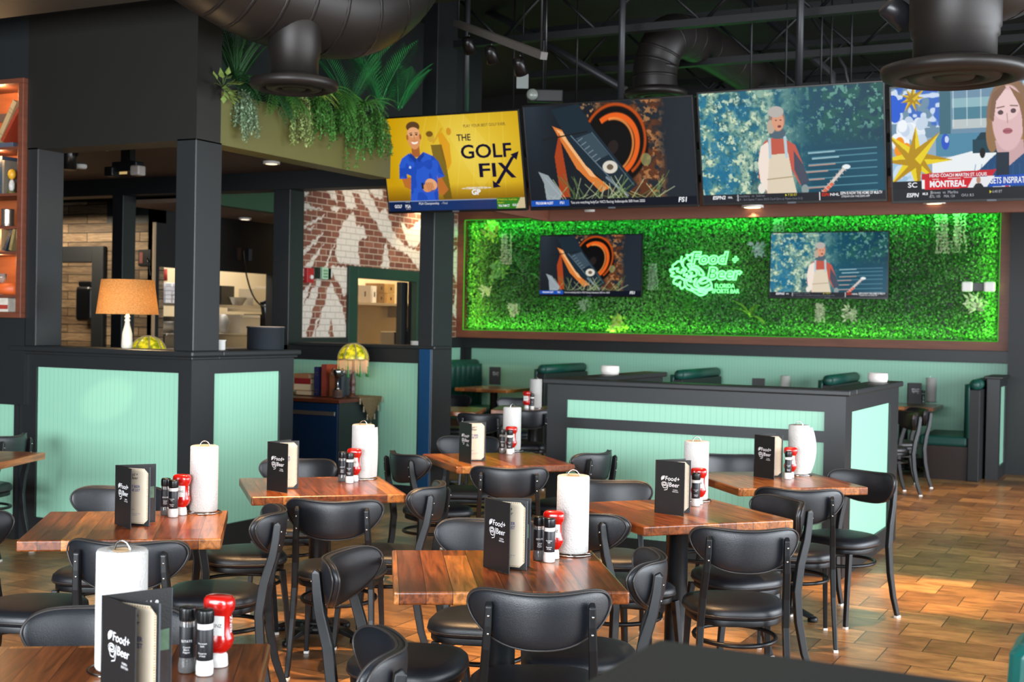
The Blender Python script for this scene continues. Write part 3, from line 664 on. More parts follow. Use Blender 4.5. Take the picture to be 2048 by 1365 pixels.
# outer shell with the window openings the daylight comes through (behind and right of the camera)
w = MB(); w.box(5.3, 5.4, -4, 17, 3.2, 4.7); w.box(5.3, 5.4, -4, 17, 0, .5)
for yy in (-1.5, 4.2, 9.0, 14.2): w.box(5.3, 5.4, yy, yy + .25, .5, 3.2)
struct('wall_right', w, BLKD)
w = MB(); w.box(-14, 5.4, -4.1, -4, 3.2, 4.7); w.box(-14, 5.4, -4.1, -4, 0, .5); w.box(-14, -6, -4.1, -4, .5, 3.2)
struct('wall_behind', w, BLKD)
sbox('wall_far_left', -14.1, -14, -4, 17, 0, 4.7, BLKD)

# ------------------------------------------------------------------ exposed roof: trusses, rods, pipes
def truss(x0, x1, y, z, along='x'):
    t = thing('roof_truss', 'black open web steel roof truss spanning the dark ceiling', 'truss', (0, 0, 0), 0, 'open web trusses across the ceiling')
    a = MB(); a.box(x0, x1, y - .04, y + .04, z + .42, z + .48); a.box(x0, x1, y - .04, y + .04, z, z + .06); a.build('chord', ROOFM, t)
    wv = MB(); n = int((x1 - x0) / .45); 
    for i in range(n):
        xa = x0 + i * .45; wv.tube([(xa, y, z + (.03 if i % 2 else .45)), (xa + .45, y, z + (.45 if i % 2 else .03))], .014, 6)
    wv.build('web', ROOFM, t); return t
ROOFM = mat('roof_steel_black', '121315', .5, .3)
for yy, w_ in zip((8.4, 9.9, 11.4, 12.9, 14.4), ('in front of the television row', 'just behind the television row', 'above the far edge of the timber canopy', 'over the far booths', 'closest to the planted wall')):
    truss(-5.6, 4.5, yy, 3.98)['label'] = 'black open web steel roof truss ' + w_
def rod(px, top, bot, Y, r, label, m=None, name='hanging_rod', cat='rod', group='thin rods hanging from the roof', z1=4.7):
    p = at_y(px, bot, Y); t = MB().tube([(p.x, p.y, p.z), (p.x, p.y, z1)], r, 8).build(name, m or ROOFM)
    return tag(t, label, cat, group)
ROD = mat('conduit_grey', '2c2d30', .45, .3)
rod(1241, 0, 212, 9.55, .028, 'thick dark pipe carrying the televisions, rising between the second screen and the middle duct', ROD, 'support_pipe', 'pipe', None)
rod(1597, 0, 185, 9.55, .028, 'thick dark pipe rising behind the screen with the woman', ROD, 'support_pipe', 'pipe', None)
rod(931, 0, 232, 9.55, .026, 'green lit pipe rising behind the yellow golf screen', ROD, 'support_pipe', 'pipe', None)
rod(1905, 0, 185, 9.55, .028, 'thick dark pipe rising behind the reporter screen', ROD, 'support_pipe', 'pipe', None)
for px, Y, w_ in ((1026, 10.6, 'above the gap between golf and wheel screens'), (1152, 10.2, 'left of the thick pipe over the wheel screen'), (1570, 10.4, 'just left of the pipe over the river screen'), (1640, 10.4, 'right of the pipe over the river screen'), (1660, 10.8, 'beside the slanting conduit end'), (1700, 10.6, 'over the right part of the river screen'), (1085, 9.9, 'under the right end of the track light'), (1500, 10.1, 'where the middle duct bends away')):
    rod(px, 0, 215, Y, .008, 'thin black rod hanging from the roof ' + w_)
def bent(name, pts, r, m, label, cat, n=16, group=None, seams=False):
    o = MB().tube(pts, r, n).build(name, m)
    return tag(o, label, cat, group)
# slanting conduits
bent('conduit', [at_y(1470, -20, 11.5), at_y(1665, 150, 11.5), at_y(1665, 215, 11.5)], .035, ROD, 'grey conduit slanting down to the screen with the woman', 'conduit')
bent('conduit', [at_y(960, 15, 11.6), at_y(1010, 40, 11.4), at_y(1250, 180, 10.9)], .035, ROD, 'dark conduit slanting behind the track lights', 'conduit')
bent('conduit', [at_y(1560, -60, 11.8), at_y(1690, 135, 11.8), at_y(1702, 200, 11.8)], .014, ROD, 'thin bent conduit above the third screen', 'conduit')

# ------------------------------------------------------------------ air ducts
def arc_pts(ps, n=8):
    out = []
    P = [Vector(p) for p in ps]
    for i in range(len(P) - 1):
        p0 = P[max(i - 1, 0)]; p1 = P[i]; p2 = P[i + 1]; p3 = P[min(i + 2, len(P) - 1)]
        for k in range(n):
            t = k / n; out.append(.5 * ((2 * p1) + (p2 - p0) * t + (2 * p0 - 5 * p1 + 4 * p2 - p3) * t * t + (3 * p1 - p0 - 3 * p2 + p3) * t ** 3))
    out.append(P[-1]); return out
def duct(label, path, r, drop, rd, ring, zb):
    """main run along a path; a drop pipe (x, y) to a round ceiling diffuser at height zb"""
    t = thing('air_duct', label, 'air duct', (drop[0], drop[1], 0) if drop else path[0])
    loc = Vector(t.location); 
    if path:
        pts = arc_pts(path); b = MB(); b.tube([p - loc for p in pts], r, 28)
        for i in range(2, len(pts) - 1, 3):
            d = (pts[i + 1] - pts[i]).normalized() * .012; b.tube([pts[i] - loc - d, pts[i] - loc + d], r * 1.006, 28)
        b.build('trunk', DUCT, t)
    if drop:
        z1 = drop[2]
        MB().lathe([(rd, zb + .1), (rd, zb + .2), (rd * 1.06, zb + .21), (rd * 1.06, zb + .24), (rd * 1.1, zb + .25), (rd * 1.1, z1)], 28).build('drop_pipe', DUCT, t)
        g = MB(); g.lathe([(rd * .98, zb + .1), (ring * .8, zb + .075), (ring, zb + .06), (ring, zb + .03), (ring * .97, zb + .015), (ring * .8, zb), (ring * .74, zb + .02), (ring * .7, zb + .05)], 40, caps=False)
        g.build('diffuser', DUCT, t)
        h = MB(); h.lathe([(ring * .68, zb + .05), (ring * .62, zb + .01), (ring * .42, zb + .005), (ring * .36, zb + .045)], 36, caps=False); h.lathe([(ring * .34, zb + .04), (ring * .26, zb + .01), (.001, zb + .02)], 30); h.build('diffuser_cone', DUCT, t)
    return t
q = at_d(588, 182, 8.15)
duct('brown grey spiral duct with a round diffuser hanging beside the hanging ferns', [at_d(370, -135, 7.8), at_d(450, -75, 7.95), at_d(560, -20, 8.2), at_d(700, 5, 8.6), at_d(790, -70, 9.0), at_d(800, -200, 9.1)], .36, (q.x, q.y, q.z + .75), .15, .275, q.z)
q = at_d(1908, 162, 6.1)
duct('dark duct with a wide round diffuser overlapping the reporter screen', [at_d(1915, -120, 6.3), at_d(1990, -60, 6.6), at_d(2120, -120, 7.0)], .26, (q.x, q.y, q.z + .75), .19, .335, q.z)
q = at_d(1325, 192, 11.2)
duct('dark duct rising from behind the second screen and bending away', [at_d(1312, 190, 11.2), at_d(1312, 130, 11.2), at_d(1345, 72, 11.3), at_d(1420, 100, 12.2), at_d(1560, 190, 14.2)], .19, (at_d(1312, 190, 11.2).x, at_d(1312, 190, 11.2).y, q.z + .25), .17, .27, q.z - .02)
q = at_z(0, 38, 3.5)
tag(MB().box(-9.5, q.x + 1.6, q.y - .5, q.y, 3.5, 3.62).build('ceiling_grille', mat('dark_grille', '15161a', .6), None, .01), 'dark grey slatted ceiling grille crossing the top corner above the bookcase', 'ceiling grille')

# ================================================================== chair
BZ = .735                                   # middle of the backrest
BW = .218
def zt(x): u = min(1, abs(x) / BW); return BZ + .016 + (.066 - .022 * (1 - u * u)) * max(0, 1 - u ** 5) ** .5
def zb(x): u = min(1, abs(x) / BW); return BZ + .016 - .128 * max(0, 1 - u ** 2.5) ** .62
def by(x, z): return -.268 + .098 * (x / BW) ** 2 - .12 * (z - BZ)
def make_chair():
    t = thing('dining_chair', 'chair', 'chair')
    # backrest: padded curved pad with a saddle top and a full lower curve
    b = MB(); rings = []; N_ = 34; K = 24; seam = {-1: [], 1: []}
    for i in range(N_ + 1):
        x = BW * math.sin(PI / 2 * (-1 + 2 * i / N_)) * .9995; a, c = zt(x), zb(x); zm, hh = (a + c) / 2, max(.001, (a - c) / 2)
        T = .025 * max(.02, 1 - (abs(x) / BW) ** 7) ** .5; r = []
        for k in range(K):
            g = 2 * PI * k / K; cg, sg = math.cos(g), math.sin(g)
            dz = hh * abs(sg) ** .8 * (1 if sg >= 0 else -1); dy = T * abs(cg) ** .6 * (1 if cg >= 0 else -1)
            r.append((x, by(x, zm + dz) + dy, zm + dz))
        rings.append(r)
    b.loft(rings, 0, True, True, True); back = b.build('backrest', VINYL, t)
    p = MB()
    for d in (-.014, .010):
        xs = [BW * math.sin(PI / 2 * (-1 + 2 * i / 30)) for i in range(31)]
        up_ = [(x * 1.003, by(x, zt(x)) + d, zt(x) - .0015) for x in xs]; lo_ = [(x * 1.003, by(x, zb(x)) + d, zb(x) + .0015) for x in reversed(xs)]
        p.tube(up_ + lo_[1:-1], .0034, 6, closed=True)
    p.build('piping', PIPE, back)
    # seat
    def ring(k, z, off=0):
        r = []
        for i in range(36):
            a = 2 * PI * i / 36; c, s_ = math.cos(a), math.sin(a); e = .72
            x = .206 * k * (abs(c) ** e) * (1 if c >= 0 else -1); y = .196 * k * (abs(s_) ** e) * (1 if s_ >= 0 else -1)
            r.append((x * (1 + .12 * y / .2), y + .005, z))
        return r
    s_ = MB(); s_.loft([ring(.93, .415), ring(.99, .422), ring(1, .436), ring(.985, .452), ring(.92, .465), ring(.75, .473), ring(.45, .477), ring(.1, .478)]); seat = s_.build('seat', VINYL, t)
    p = MB(); p.tube([(x, y, z) for x, y, z in ring(.995, .43)], .003, 6, closed=True); p.build('piping', PIPE, seat)
    f = MB(); f.loft([ring(.9, .388), ring(.935, .39), ring(.935, .414), ring(.9, .416)]); f.build('seat_frame', LEGM, t, .002)
    # rear legs run up behind the backrest
    for sx in (-1, 1):
        l = MB()
        path = [(.186 * sx, -.275, .012), (.182 * sx, -.238, .12), (.176 * sx, -.21, .26), (.171 * sx, -.2, .4), (.166 * sx, -.218, .52), (.16 * sx, -.25, .63), (.156 * sx, -.262, .7), (.154 * sx, -.268, .757), (.154 * sx, -.262, .768)]
        l.bar(path, .025, .036, 0, (1, 0, 0), scales=[.8, .9, 1, 1.05, 1.05, 1, .95, .85, .6])
        o = l.build('leg', LEGM, t, .004)
        MB().box(.186 * sx - .012, .186 * sx + .012, -.293, -.257, 0, .014).build('glide', WHITE, o, .003)
        sc = MB()
        for z in (.675, .73):
            y = -.266 if z > .7 else -.259
            sc.sphere((.1555 * sx, y - .0175, z), (.0045, .003, .0045), n=8, k=5)
        sc.build('screw', CHROME, o)
        l = MB(); l.bar([(.182 * sx, .198, .012), (.176 * sx, .182, .2), (.168 * sx, .16, .395)], .026, .028, 0, (1, 0, 0), scales=[.8, .9, 1.05])
        o = l.build('leg', LEGM, t, .003)
        MB().box(.182 * sx - .012, .182 * sx + .012, .186, .21, 0, .014).build('glide', WHITE, o, .003)
    st = MB(); R_ = []
    for i in range(32):
        a = 2 * PI * i / 32; R_.append((.168 * math.cos(a), -.012 + .192 * math.sin(a), .318))
    st.tube(R_, .0095, 8, closed=True)
    st.build('foot_ring', LEGM, t)
    return t
CHAIR = make_chair()
def chair(px, py, face, label, group='black vinyl dining chairs', z=BZ):
    """px, py: middle of the backrest in the photograph; face: heading, degrees clockwise from straight away"""
    p = at_z(px, py, z)
    h = math.radians(CR - face)              # turn about z; the chair looks along its +y
    off = Matrix.Rotation(h, 3, 'Z') @ Vector((0, -.235, 0))
    return inst(CHAIR, (p.x - off.x, p.y - off.y, 0), h, label, group)

# ================================================================== table
TOPZ = .76
def make_table():
    t = thing('dining_table', 'table', 'table')
    MB().box(-.37, .37, -.37, .37, TOPZ - .042, TOPZ).build('tabletop', TABW, t, .007, seg=3)
    MB().box(-.2, .2, -.03, .03, TOPZ - .055, TOPZ - .042).box(-.03, .03, -.2, .2, TOPZ - .055, TOPZ - .042).build('top_bracket', LEGM, t)
    MB().lathe([(.075, .07), (.062, .085), (.05, .1), (.05, .69), (.07, .705)], 24).build('column', LEGM, t)
    f = MB(); f.lathe([(.085, .03), (.085, .06), (.06, .075)], 24)
    base = f.build('base', LEGM, t)
    for k in range(4):
        a = k * PI / 2 + PI / 4; c, s_ = math.cos(a), math.sin(a)
        l = MB(); l.bar([(.05 * c, .05 * s_, .055), (.16 * c, .16 * s_, .05), (.235 * c, .235 * s_, .025)], .055, .028, 0, (-s_, c, 0), scales=[1.1, .95, .7])
        l.lathe([(.028, .0), (.028, .02), (.02, .03)], 12, M=Matrix.Translation((.235 * c, .235 * s_, 0)))
        l.build('foot', LEGM, base, .004)
    return t
TABLE = make_table()
def table(x, y, deg, label, group='square wooden tables', s=None):
    return inst(TABLE, (x, y, 0), math.radians(deg), label, group, s)

# ================================================================== things on the tables
def make_roll(loose=0):
    t = thing('paper_towel_roll', 'roll', 'paper towel')
    r = MB(); r.lathe([(.021, .278), (.021, .275), (.05, .2805), (.056, .279), (.059, .274), (.0593, .14), (.059, .006), (.056, 0), (.02, 0), (.02, .27)], 40, caps=False)
    r.build('paper', PAPER, t)
    MB().lathe([(.0215, .001), (.0215, .2795), (.0195, .2795), (.0195, .001)], 20, caps=False).build('cardboard_core', mat('cardboard', 'a58a6a', .8), t)
    if loose:
        f = MB(); n = 12; rows = []
        for k in range(9):
            z = .004 + .262 * k / 8; bulge = (1 - abs(z / .14 - 1) ** 2) * .03 * loose + .008; row = []
            for i in range(n + 1):
                u = i / n; a = 1.9 - u * 1.9; rad = .0605; x, y = rad * math.cos(a), rad * math.sin(a)
                if u > .5: d = (u - .5) * 2; x += d * bulge; y -= d * .03
                row.append((x, -y, z))
            rows.append(row)
        f.loft(rows, 0, True, False, False); f.build('loose_sheet', PAPER, t)
    return t
def make_holder():
    t = thing('towel_holder', 'holder', 'towel holder'); b = MB()
    b.tube([(.075 * math.cos(2 * PI * i / 36), .075 * math.sin(2 * PI * i / 36), .0035) for i in range(36)], .003, 6, closed=True)
    b.tube([(-.075, 0, .0035), (.075, 0, .0035)], .0028, 6); b.tube([(0, -.075, .0035), (0, .075, .0035)], .0028, 6)
    b.build('wire_base', CHROME, t)
    b = MB(); w = .021
    b.tube([(-w, 0, .004), (-w, 0, .285)] + [(-w * math.cos(a), 0, .285 + w * 1.05 * math.sin(a)) for a in [PI * i / 10 for i in range(1, 10)]] + [(w, 0, .285), (w, 0, .004)], .0026, 8)
    b.build('handle_loop', CHROME, t); return t
def make_ketchup():
    t = thing('ketchup_bottle', 'bottle', 'ketchup bottle')
    def ring(w, d, z, n=28, e=.75):
        return [(w * (abs(math.cos(a)) ** e) * (1 if math.cos(a) >= 0 else -1), d * (abs(math.sin(a)) ** e) * (1 if math.sin(a) >= 0 else -1), z) for a in [2 * PI * i / n for i in range(n)]]
    b = MB(); b.loft([ring(.012, .012, .03), ring(.022, .017, .036), ring(.031, .021, .048), ring(.036, .024, .062), ring(.0355, .024, .07), ring(.031, .021, .082), ring(.029, .02, .1), ring(.029, .02, .118), ring(.031, .021, .128), ring(.037, .025, .138), ring(.0385, .026, .15), ring(.037, .025, .163), ring(.03, .02, .17), ring(.012, .008, .172)])
    b.build('bottle_body', RED, t)
    c = MB(); c.lathe([(.022, 0), (.023, .002), (.021, .028), (.016, .034), (.012, .036)], 24); c.build('cap', WHITE, t, 0)
    l = MB(); l.loft([[(x, -.0215 - .001 * math.cos(x * 60), z) for x in (-.024, -.012, 0, .012, .024)] for z in (.078, .125)], 0, True, False, False); l.build('label', WHITE, t)
    M = Matrix.Translation((0.001, -.0225, 0)) @ Matrix.Rotation(PI / 2, 4, 'X')
    tx = MB(); text_into(tx, 'HEINZ', .0, .101, .0085, M @ Matrix.Rotation(0, 4, 'Z'), bold=.01); tx.build('lettering', TXTK, t)
    # raised side print
    M2 = Matrix.Translation((.0312, 0, 0)) @ Matrix.Rotation(PI / 2, 4, 'Z') @ Matrix.Rotation(PI / 2, 4, 'X') @ Matrix.Rotation(PI / 2, 4, 'Z')
    t2 = MB(); text_into(t2, 'HEINZ', .1, 0, .012, M2, bold=.01); t2.build('side_print', TXTW, t)
    return t
def make_shaker(kind):
    t = thing('spice_shaker' if kind else 'pepper_shaker', 'shaker', 'spice shaker')
    gl = MB(); gl.lathe([(.0185, 0), (.0205, .003), (.021, .02), (.0195, .03), (.0185, .04), (.0185, .122), (.016, .128)], 28); gl.build('jar', GLASS if not kind else WHITE, t)
    if not kind: MB().lathe([(.017, .003), (.0185, .01), (.0175, .035), (.0172, .06)], 20).build('peppercorns', PEPPER, t)
    lb = MB(); lb.lathe([(.0188, .036), (.0192, .037), (.0192, .108), (.0188, .109)], 28, caps=False); lb.build('label', LABELB, t)
    cp = MB(); cp.lathe([(.0185, .122), (.0195, .124), (.0195, .15), (.0178, .155), (.001, .156)], 28, wave=None)
    for i in range(24):
        a = 2 * PI * i / 24; cp.box(-.0006, .0006, -.0005, .0008, .126, .148, M=Matrix.Rotation(a, 4, 'Z') @ Matrix.Translation((.0197, 0, 0)))
    cp.build('cap', BLKPL, t)
    tx = MB()
    def cyl_text(body, z, h, w):
        me = text_mesh(body, bold=.008); n = len(me.vertices); co = np.empty(n * 3); me.vertices.foreach_get('co', co); co = co.reshape(-1, 3)
        s_ = h / .72; W_ = co[:, 0].max() - co[:, 0].min(); c = (co[:, 0].max() + co[:, 0].min()) / 2; sx = w / W_; r = .0195
        tx.add([(r * math.sin((p[0] - c) * sx / r), -r * math.cos((p[0] - c) * sx / r), z + p[1] * s_) for p in co], [tuple(p.vertices) for p in me.polygons], 0, False)
    if kind: cyl_text('Parmesan', .077, .004, .022); cyl_text('Style', .071, .004, .01); cyl_text('Reserve', .054, .0045, .02); cyl_text('of Italy', .048, .004, .016)
    else: cyl_text('ESTATE', .076, .0055, .026); cyl_text('Coarse', .062, .0045, .017); cyl_text('Black', .056, .0045, .014); cyl_text('Pepper', .05, .0045, .017)
    tx.build('lettering', TXTW, t); return t
PIC_FOOD = mat('food_photo_dark', '2a1512', .4, var=.9, vscale=60)
PIC_GREEN = mat('food_photo_green', '5b7a5e', .4, var=.6, vscale=40)
SIL = mat('grey_trim', '4a5058', .4)
def logo_into(tx, M, cx, cz, s):
    """the house mark: a scribbled hibiscus and glass beside the words"""
    text_into(tx, 'Food+', cx + .1 * s, cz + .17 * s, .2 * s, M, w=.78 * s, bold=.0, shear=.1)
    text_into(tx, 'Beer', cx + .2 * s, cz - .1 * s, .2 * s, M, w=.56 * s, bold=.0, shear=.1)
    text_into(tx, 'FLORIDA', cx + .27 * s, cz - .32 * s, .05 * s, M, w=.24 * s); text_into(tx, 'SPORTS BAR', cx + .27 * s, cz - .4 * s, .05 * s, M, w=.32 * s)
    cx -= .07 * s
    def strk(pts, w=.008 * s):
        for (x0, y0), (x1, y1) in zip(pts[:-1], pts[1:]):
            d = Vector((x1 - x0, y1 - y0)); n = Vector((-d.y, d.x)).normalized() * w if d.length else Vector((0, 0))
            tx.add([(x0 + n.x, y0 + n.y, 0), (x1 + n.x, y1 + n.y, 0), (x1 - n.x, y1 - n.y, 0), (x0 - n.x, y0 - n.y, 0)], [(0, 3, 2, 1)], 0, False, M)
    for k in range(5):
        a = 1.2 + k * .55; strk([(cx - .3 * s, cz + .15 * s), (cx - .3 * s + .16 * s * math.cos(a), cz + .15 * s + .13 * s * math.sin(a)), (cx - .3 * s + .16 * s * math.cos(a + .35), cz + .15 * s + .13 * s * math.sin(a + .35)), (cx - .3 * s, cz + .15 * s)])
    def ell(x, y, rx, ry, w=.009): strk([(x + rx * math.cos(a), y + ry * math.sin(a)) for a in [2 * PI * i / 14 for i in range(15)]], w * s)
    ell(cx - .28 * s, cz - .08 * s, .15 * s, .09 * s); ell(cx - .28 * s, cz - .08 * s, .09 * s, .045 * s, .012)
    strk([(cx - .42 * s, cz - .12 * s), (cx - .32 * s, cz - .26 * s), (cx - .18 * s, cz - .27 * s), (cx - .1 * s, cz - .12 * s)], .011 * s)
    strk([(cx - .05 * s, cz + .02 * s), (cx - .08 * s, cz - .2 * s), (cx - .12 * s, cz - .33 * s), (cx - .28 * s, cz - .37 * s)], .01 * s)
def make_menu(a_cover, a_mid, a_back):
    """a menu book stood on end and fanned: angles of its leaves about the spine"""
    t = thing('menu_book', 'menu', 'menu'); Wd, Ht, T = .157, .237, .0035
    def leaf(name, a, m=MENUB):
        M = Matrix.Rotation(a, 4, 'Z'); b = MB(); b.box(0, Wd, -T / 2, T / 2, 0, Ht, 0, M); return b.build(name, m, t, .0008), M
    def face(M, off, flip=1):    # text plane on the leaf side facing -y (flip=1)
        return M @ Matrix.Translation((0, -(T / 2 + off), 0)) @ Matrix.Rotation(PI / 2, 4, 'X')
    c, Mc = leaf('cover', a_cover); tx = MB(); logo_into(tx, face(Mc, .0004), Wd * .53, Ht * .6, .098); tx.build('logo', TXTW, c)
    m, Mm = leaf('leaf', a_mid); F = face(Mm, .0006)
    pg = MB(); x0, x1, z0, z1, k = .007, Wd - .007, .008, Ht - .008, .018
    pg.add([(x0 + k, z0, 0), (x1 - k, z0, 0), (x1, z0 + k, 0), (x1, z1 - k, 0), (x1 - k, z1, 0), (x0 + k, z1, 0), (x0, z1 - k, 0), (x0, z0 + k, 0)], [tuple(range(8))], 0, False, F)
    pg.build('page', PAPERP, m); F2 = face(Mm, .001)
    tb = MB(); text_into(tb, 'CRAFT BEER', Wd * .5, Ht * .655, .0105, F2, w=.07, bold=.02); text_into(tb, '& WINE LIST', Wd * .5, Ht * .595, .0105, F2, w=.07, bold=.02)
    text_into(tb, 'PLEASE ALLOW EXTRA TIME FOR', Wd * .5, Ht * .2, .003, F2, w=.075); text_into(tb, 'FROZEN DRINKS', Wd * .5, Ht * .175, .003, F2, w=.045); text_into(tb, 'MENU', Wd * .5, Ht * .27, .004, F2, w=.018)
    tb.build('blue_lettering', TXTB, m)
    tk = MB(); text_into(tk, 'Food +', Wd * .52, Ht * .86, .012, F2, w=.042, bold=.012, shear=.2); text_into(tk, 'Beer', Wd * .56, Ht * .8, .012, F2, w=.034, bold=.012, shear=.2); tk.build('black_lettering', TXTK, m)
    rr = random.Random(2); ed = MB()
    for i in range(34):
        z = z0 + k + (z1 - z0 - 2 * k) * i / 33; ed.add([(x1 - .007 + rr.uniform(0, .003), z, 0), (x1 - .001, z + .001, 0), (x1 - .001, z + .005, 0), (x1 - .006, z + rr.uniform(.002, .005), 0)], [(0, 1, 2, 3)], 0, False, F2)
    for i in range(16):
        x = x0 + k + (x1 - x0 - 2 * k) * i / 15
        for zz in (z0 + .001, z1 - .006): ed.add([(x, zz, 0), (x + .004, zz + rr.uniform(0, .002), 0), (x + .004, zz + .004, 0), (x + .001, zz + .005, 0)], [(0, 1, 2, 3)], 0, False, F2)
    ed.build('page_border', TXTT, m)
    b, Mb_ = leaf('leaf', a_back); F = face(Mb_, .0006); F2 = face(Mb_, .001)
    MB().add([(.006, .008, 0), (Wd - .006, .008, 0), (Wd - .006, Ht * .42, 0), (.006, Ht * .42, 0)], [(0, 1, 2, 3)], 0, False, F).build('food_picture', PIC_FOOD, b)
    MB().add([(.006, Ht * .42, 0), (Wd - .006, Ht * .42, 0), (Wd - .006, Ht * .62, 0), (.006, Ht * .56, 0)], [(0, 1, 2, 3)], 0, False, F).build('food_picture', PIC_GREEN, b)
    tw = MB(); text_into(tw, 'BRUNCH &', Wd * .5, Ht * .86, .017, F2, w=.1, bold=.02); text_into(tw, 'MIMOSAS', Wd * .5, Ht * .75, .019, F2, w=.1, bold=.02); text_into(tw, 'EVERY WEEKEND', Wd * .5, Ht * .67, .005, F2, w=.085); tw.build('lettering', TXTW, b)
    ej = MB()
    for M in (Mm, Mb_): ej.box(Wd - .0005, Wd + .0008, -T / 2, T / 2, .001, Ht - .001, 0, M)
    ej.build('edge_trim', SIL, t)
    sp = MB(); sp.tube([(0, 0, 0), (0, 0, Ht)], T * .8, 8); sp.build('spine', MENUB, t)
    return t
ROLL, ROLLL, ROLLS, HOLD, KETCH, PEP, SPI = make_roll(), make_roll(1), make_roll(.15), make_holder(), make_ketchup(), make_shaker(0), make_shaker(1)
def menu_from(p_sp, p_cov, p_mid, p_back, label, z=TOPZ, zm=None):
    """pixel feet of spine, cover edge, middle leaf edge, back leaf edge"""
    zm = zm or z; S = at_z(*p_sp, zm)
    an = []
    for p in (p_cov, p_mid, p_back):
        v = at_z(*p, zm) - S; an.append(math.atan2(v.y, v.x))
    t = make_menu(*an); t.location = (S.x, S.y, z + .0008); t['label'] = label; t['group'] = 'menu books standing on the tables'; return t
def on(px, py, z=TOPZ): p = at_z(px, py, z); return (p.x, p.y, z + .0008)
def place(proto, px, py, label, group, face=0, z=TOPZ, scale=None):
    p = on(px, py); return inst(proto, (p[0], p[1], z + .0008), math.radians(CR - face), label, group, scale)

# ---- tables (fitted from their corners) and what stands round and on them
tabs = {
 'E': ((-2.003, 3.929), 32.5, 'middle of the front row of tables'),
 'B': ((-3.70, 3.969), 37.2, 'in front of the wide mint host stand panel'),
 'C': ((-3.79, 5.40), 43.0, 'in front of the navy cabinet'),
 'D': ((-3.66, 7.08), 46.0, 'at the left end of the island half wall'),
 'F': ((-1.965, 5.60), 49.0, 'in front of the two-tier mint island panel'),
 'H': ((-1.925, 7.075), 40.0, 'at the open corner of the island half wall'),
 'G': ((-2.15, 2.20), 34.0, 'cut off by the bottom left corner of the view'),
}
for k, (c, a, d) in tabs.items(): table(c[0], c[1], a, 'square plank-topped pedestal table ' + d)
q = at_z(83, 907, TOPZ)
table(-6.25, 5.27, 22, 'square plank-topped pedestal table cut off by the left edge of the view')

chair(1080, 1214, -1, 'black vinyl chair seen from behind at the near side of the front middle table', z=.75)
chair(684, 1145, 103, 'black vinyl chair facing right at the left side of the front middle table')
chair(1301, 1149, -82, 'black vinyl chair facing left at the right side of the front middle table')
chair(981, 1072, 184, 'black vinyl chair facing the camera behind the menu of the front middle table')
chair(768, 1335, -98, 'black vinyl chair cut off by the bottom edge, facing the corner table with ketchup')
chair(221, 1264, 172, 'black vinyl chair behind the white towel roll of the corner table')
chair(247, 1118, 1, 'black vinyl chair seen from behind in front of the table by the host stand panel')
chair(546, 1050, -95, 'black vinyl chair facing left at the right side of the table by the host stand')
chair(245, 1002, 180, 'black vinyl chair between the host stand panel and its table')
chair(-55, 1066, 92, 'black vinyl seat reaching in from the left edge beside the host stand table')
chair(390, 994, 70, 'black vinyl chair hidden behind a towel roll left of the cabinet table')
chair(666, 1020, 1, 'black vinyl chair seen from behind in front of the cabinet table', z=.755)
chair(866, 996, -78, 'black vinyl chair facing left at the right side of the cabinet table')
chair(600, 941, 182, 'black vinyl chair between the navy cabinet and its table')
chair(1018, 958, 1, 'black vinyl chair seen from behind in front of the table by the island end')
chair(806, 928, 57, 'black vinyl chair turned to the right beside the mint wall with the cabinet')
chair(1196, 925, -56, 'black vinyl chair turned to the left against the mint island panel')
chair(938, 892, 182, 'black vinyl chair facing the camera behind the menu of the table by the island end')
chair(1167, 1051, 52, 'black vinyl chair beyond the tall towel roll, left of the two-tier panel table')
chair(1572, 1026, -108, 'black vinyl chair facing left at the right side of the two-tier panel table')
chair(1493, 1082, 0, 'black vinyl chair seen from behind in front of the two-tier panel table', z=.75)
chair(1217, 987, 180, 'black vinyl chair facing the camera across the two-tier panel table')
chair(1600, 984, 8, 'black vinyl chair seen from behind in front of the island corner table', z=.785)
chair(1735, 961, -130, 'black vinyl chair with brown sheen at the aisle side of the island corner table', z=.75)
chair(1458, 930, 180, 'black vinyl chair between the mint island panel and the corner table')
chair(1340, 962, 98, 'black vinyl chair half hidden behind the black menu, left of the island corner table')
chair(24, 890, -78, 'black vinyl chair cut off by the left edge, turned away beside the left wall')
G2 = 'dark chairs in the far dining area'
chair(962, 842, 6, 'dark chair seen from behind just above the menu of the table by the island end', G2)
chair(1058, 834, -4, 'dark chair seen from behind against the left end of the island half wall', G2)
chair(1035, 808, 180, 'dark chair facing the camera behind the small far towel roll', G2)
chair(902, 803, 178, 'dark chair partly hidden by the right hall column', G2)
chair(1820, 838, -97, 'nearer of the two grey sheen chairs past the island corner', 'pair of chairs past the island corner')
chair(1842, 830, -97, 'farther of the two grey sheen chairs past the island corner', 'pair of chairs past the island corner')

menu_from((968, 1134), (1016, 1149), (1049, 1142), (1063, 1135), 'menu book fanned open on the front middle table')
menu_from((206, 1192), (277, 1219), (345, 1212), (341, 1176), 'large menu book fanned open on the bottom left corner table', zm=.997)
menu_from((534.5, 981), (577, 988), (598, 978), (601, 972), 'menu book with black cover on the table before the navy cabinet')
menu_from((1310, 1026), (1360, 1033), (1379, 1027), (1383, 1022), 'menu book with black cover on the table before the two-tier panel')
menu_from((918.5, 923), (931.5, 926), (958, 923), (974, 917), 'menu book showing its tan page on the table by the island end')
menu_from((230.5, 1049), (248, 1055), (284, 1053), (311, 1045), 'menu book showing tan and picture pages on the host stand table')
menu_from((1508, 954), (1540, 959), (1557, 955), (1566, 950), 'menu book with black cover on the island corner table')
RG, HG, KG, PG = 'paper towel rolls on the tables', 'wire towel holders on the tables', 'ketchup bottles on the tables', 'spice shakers on the tables'
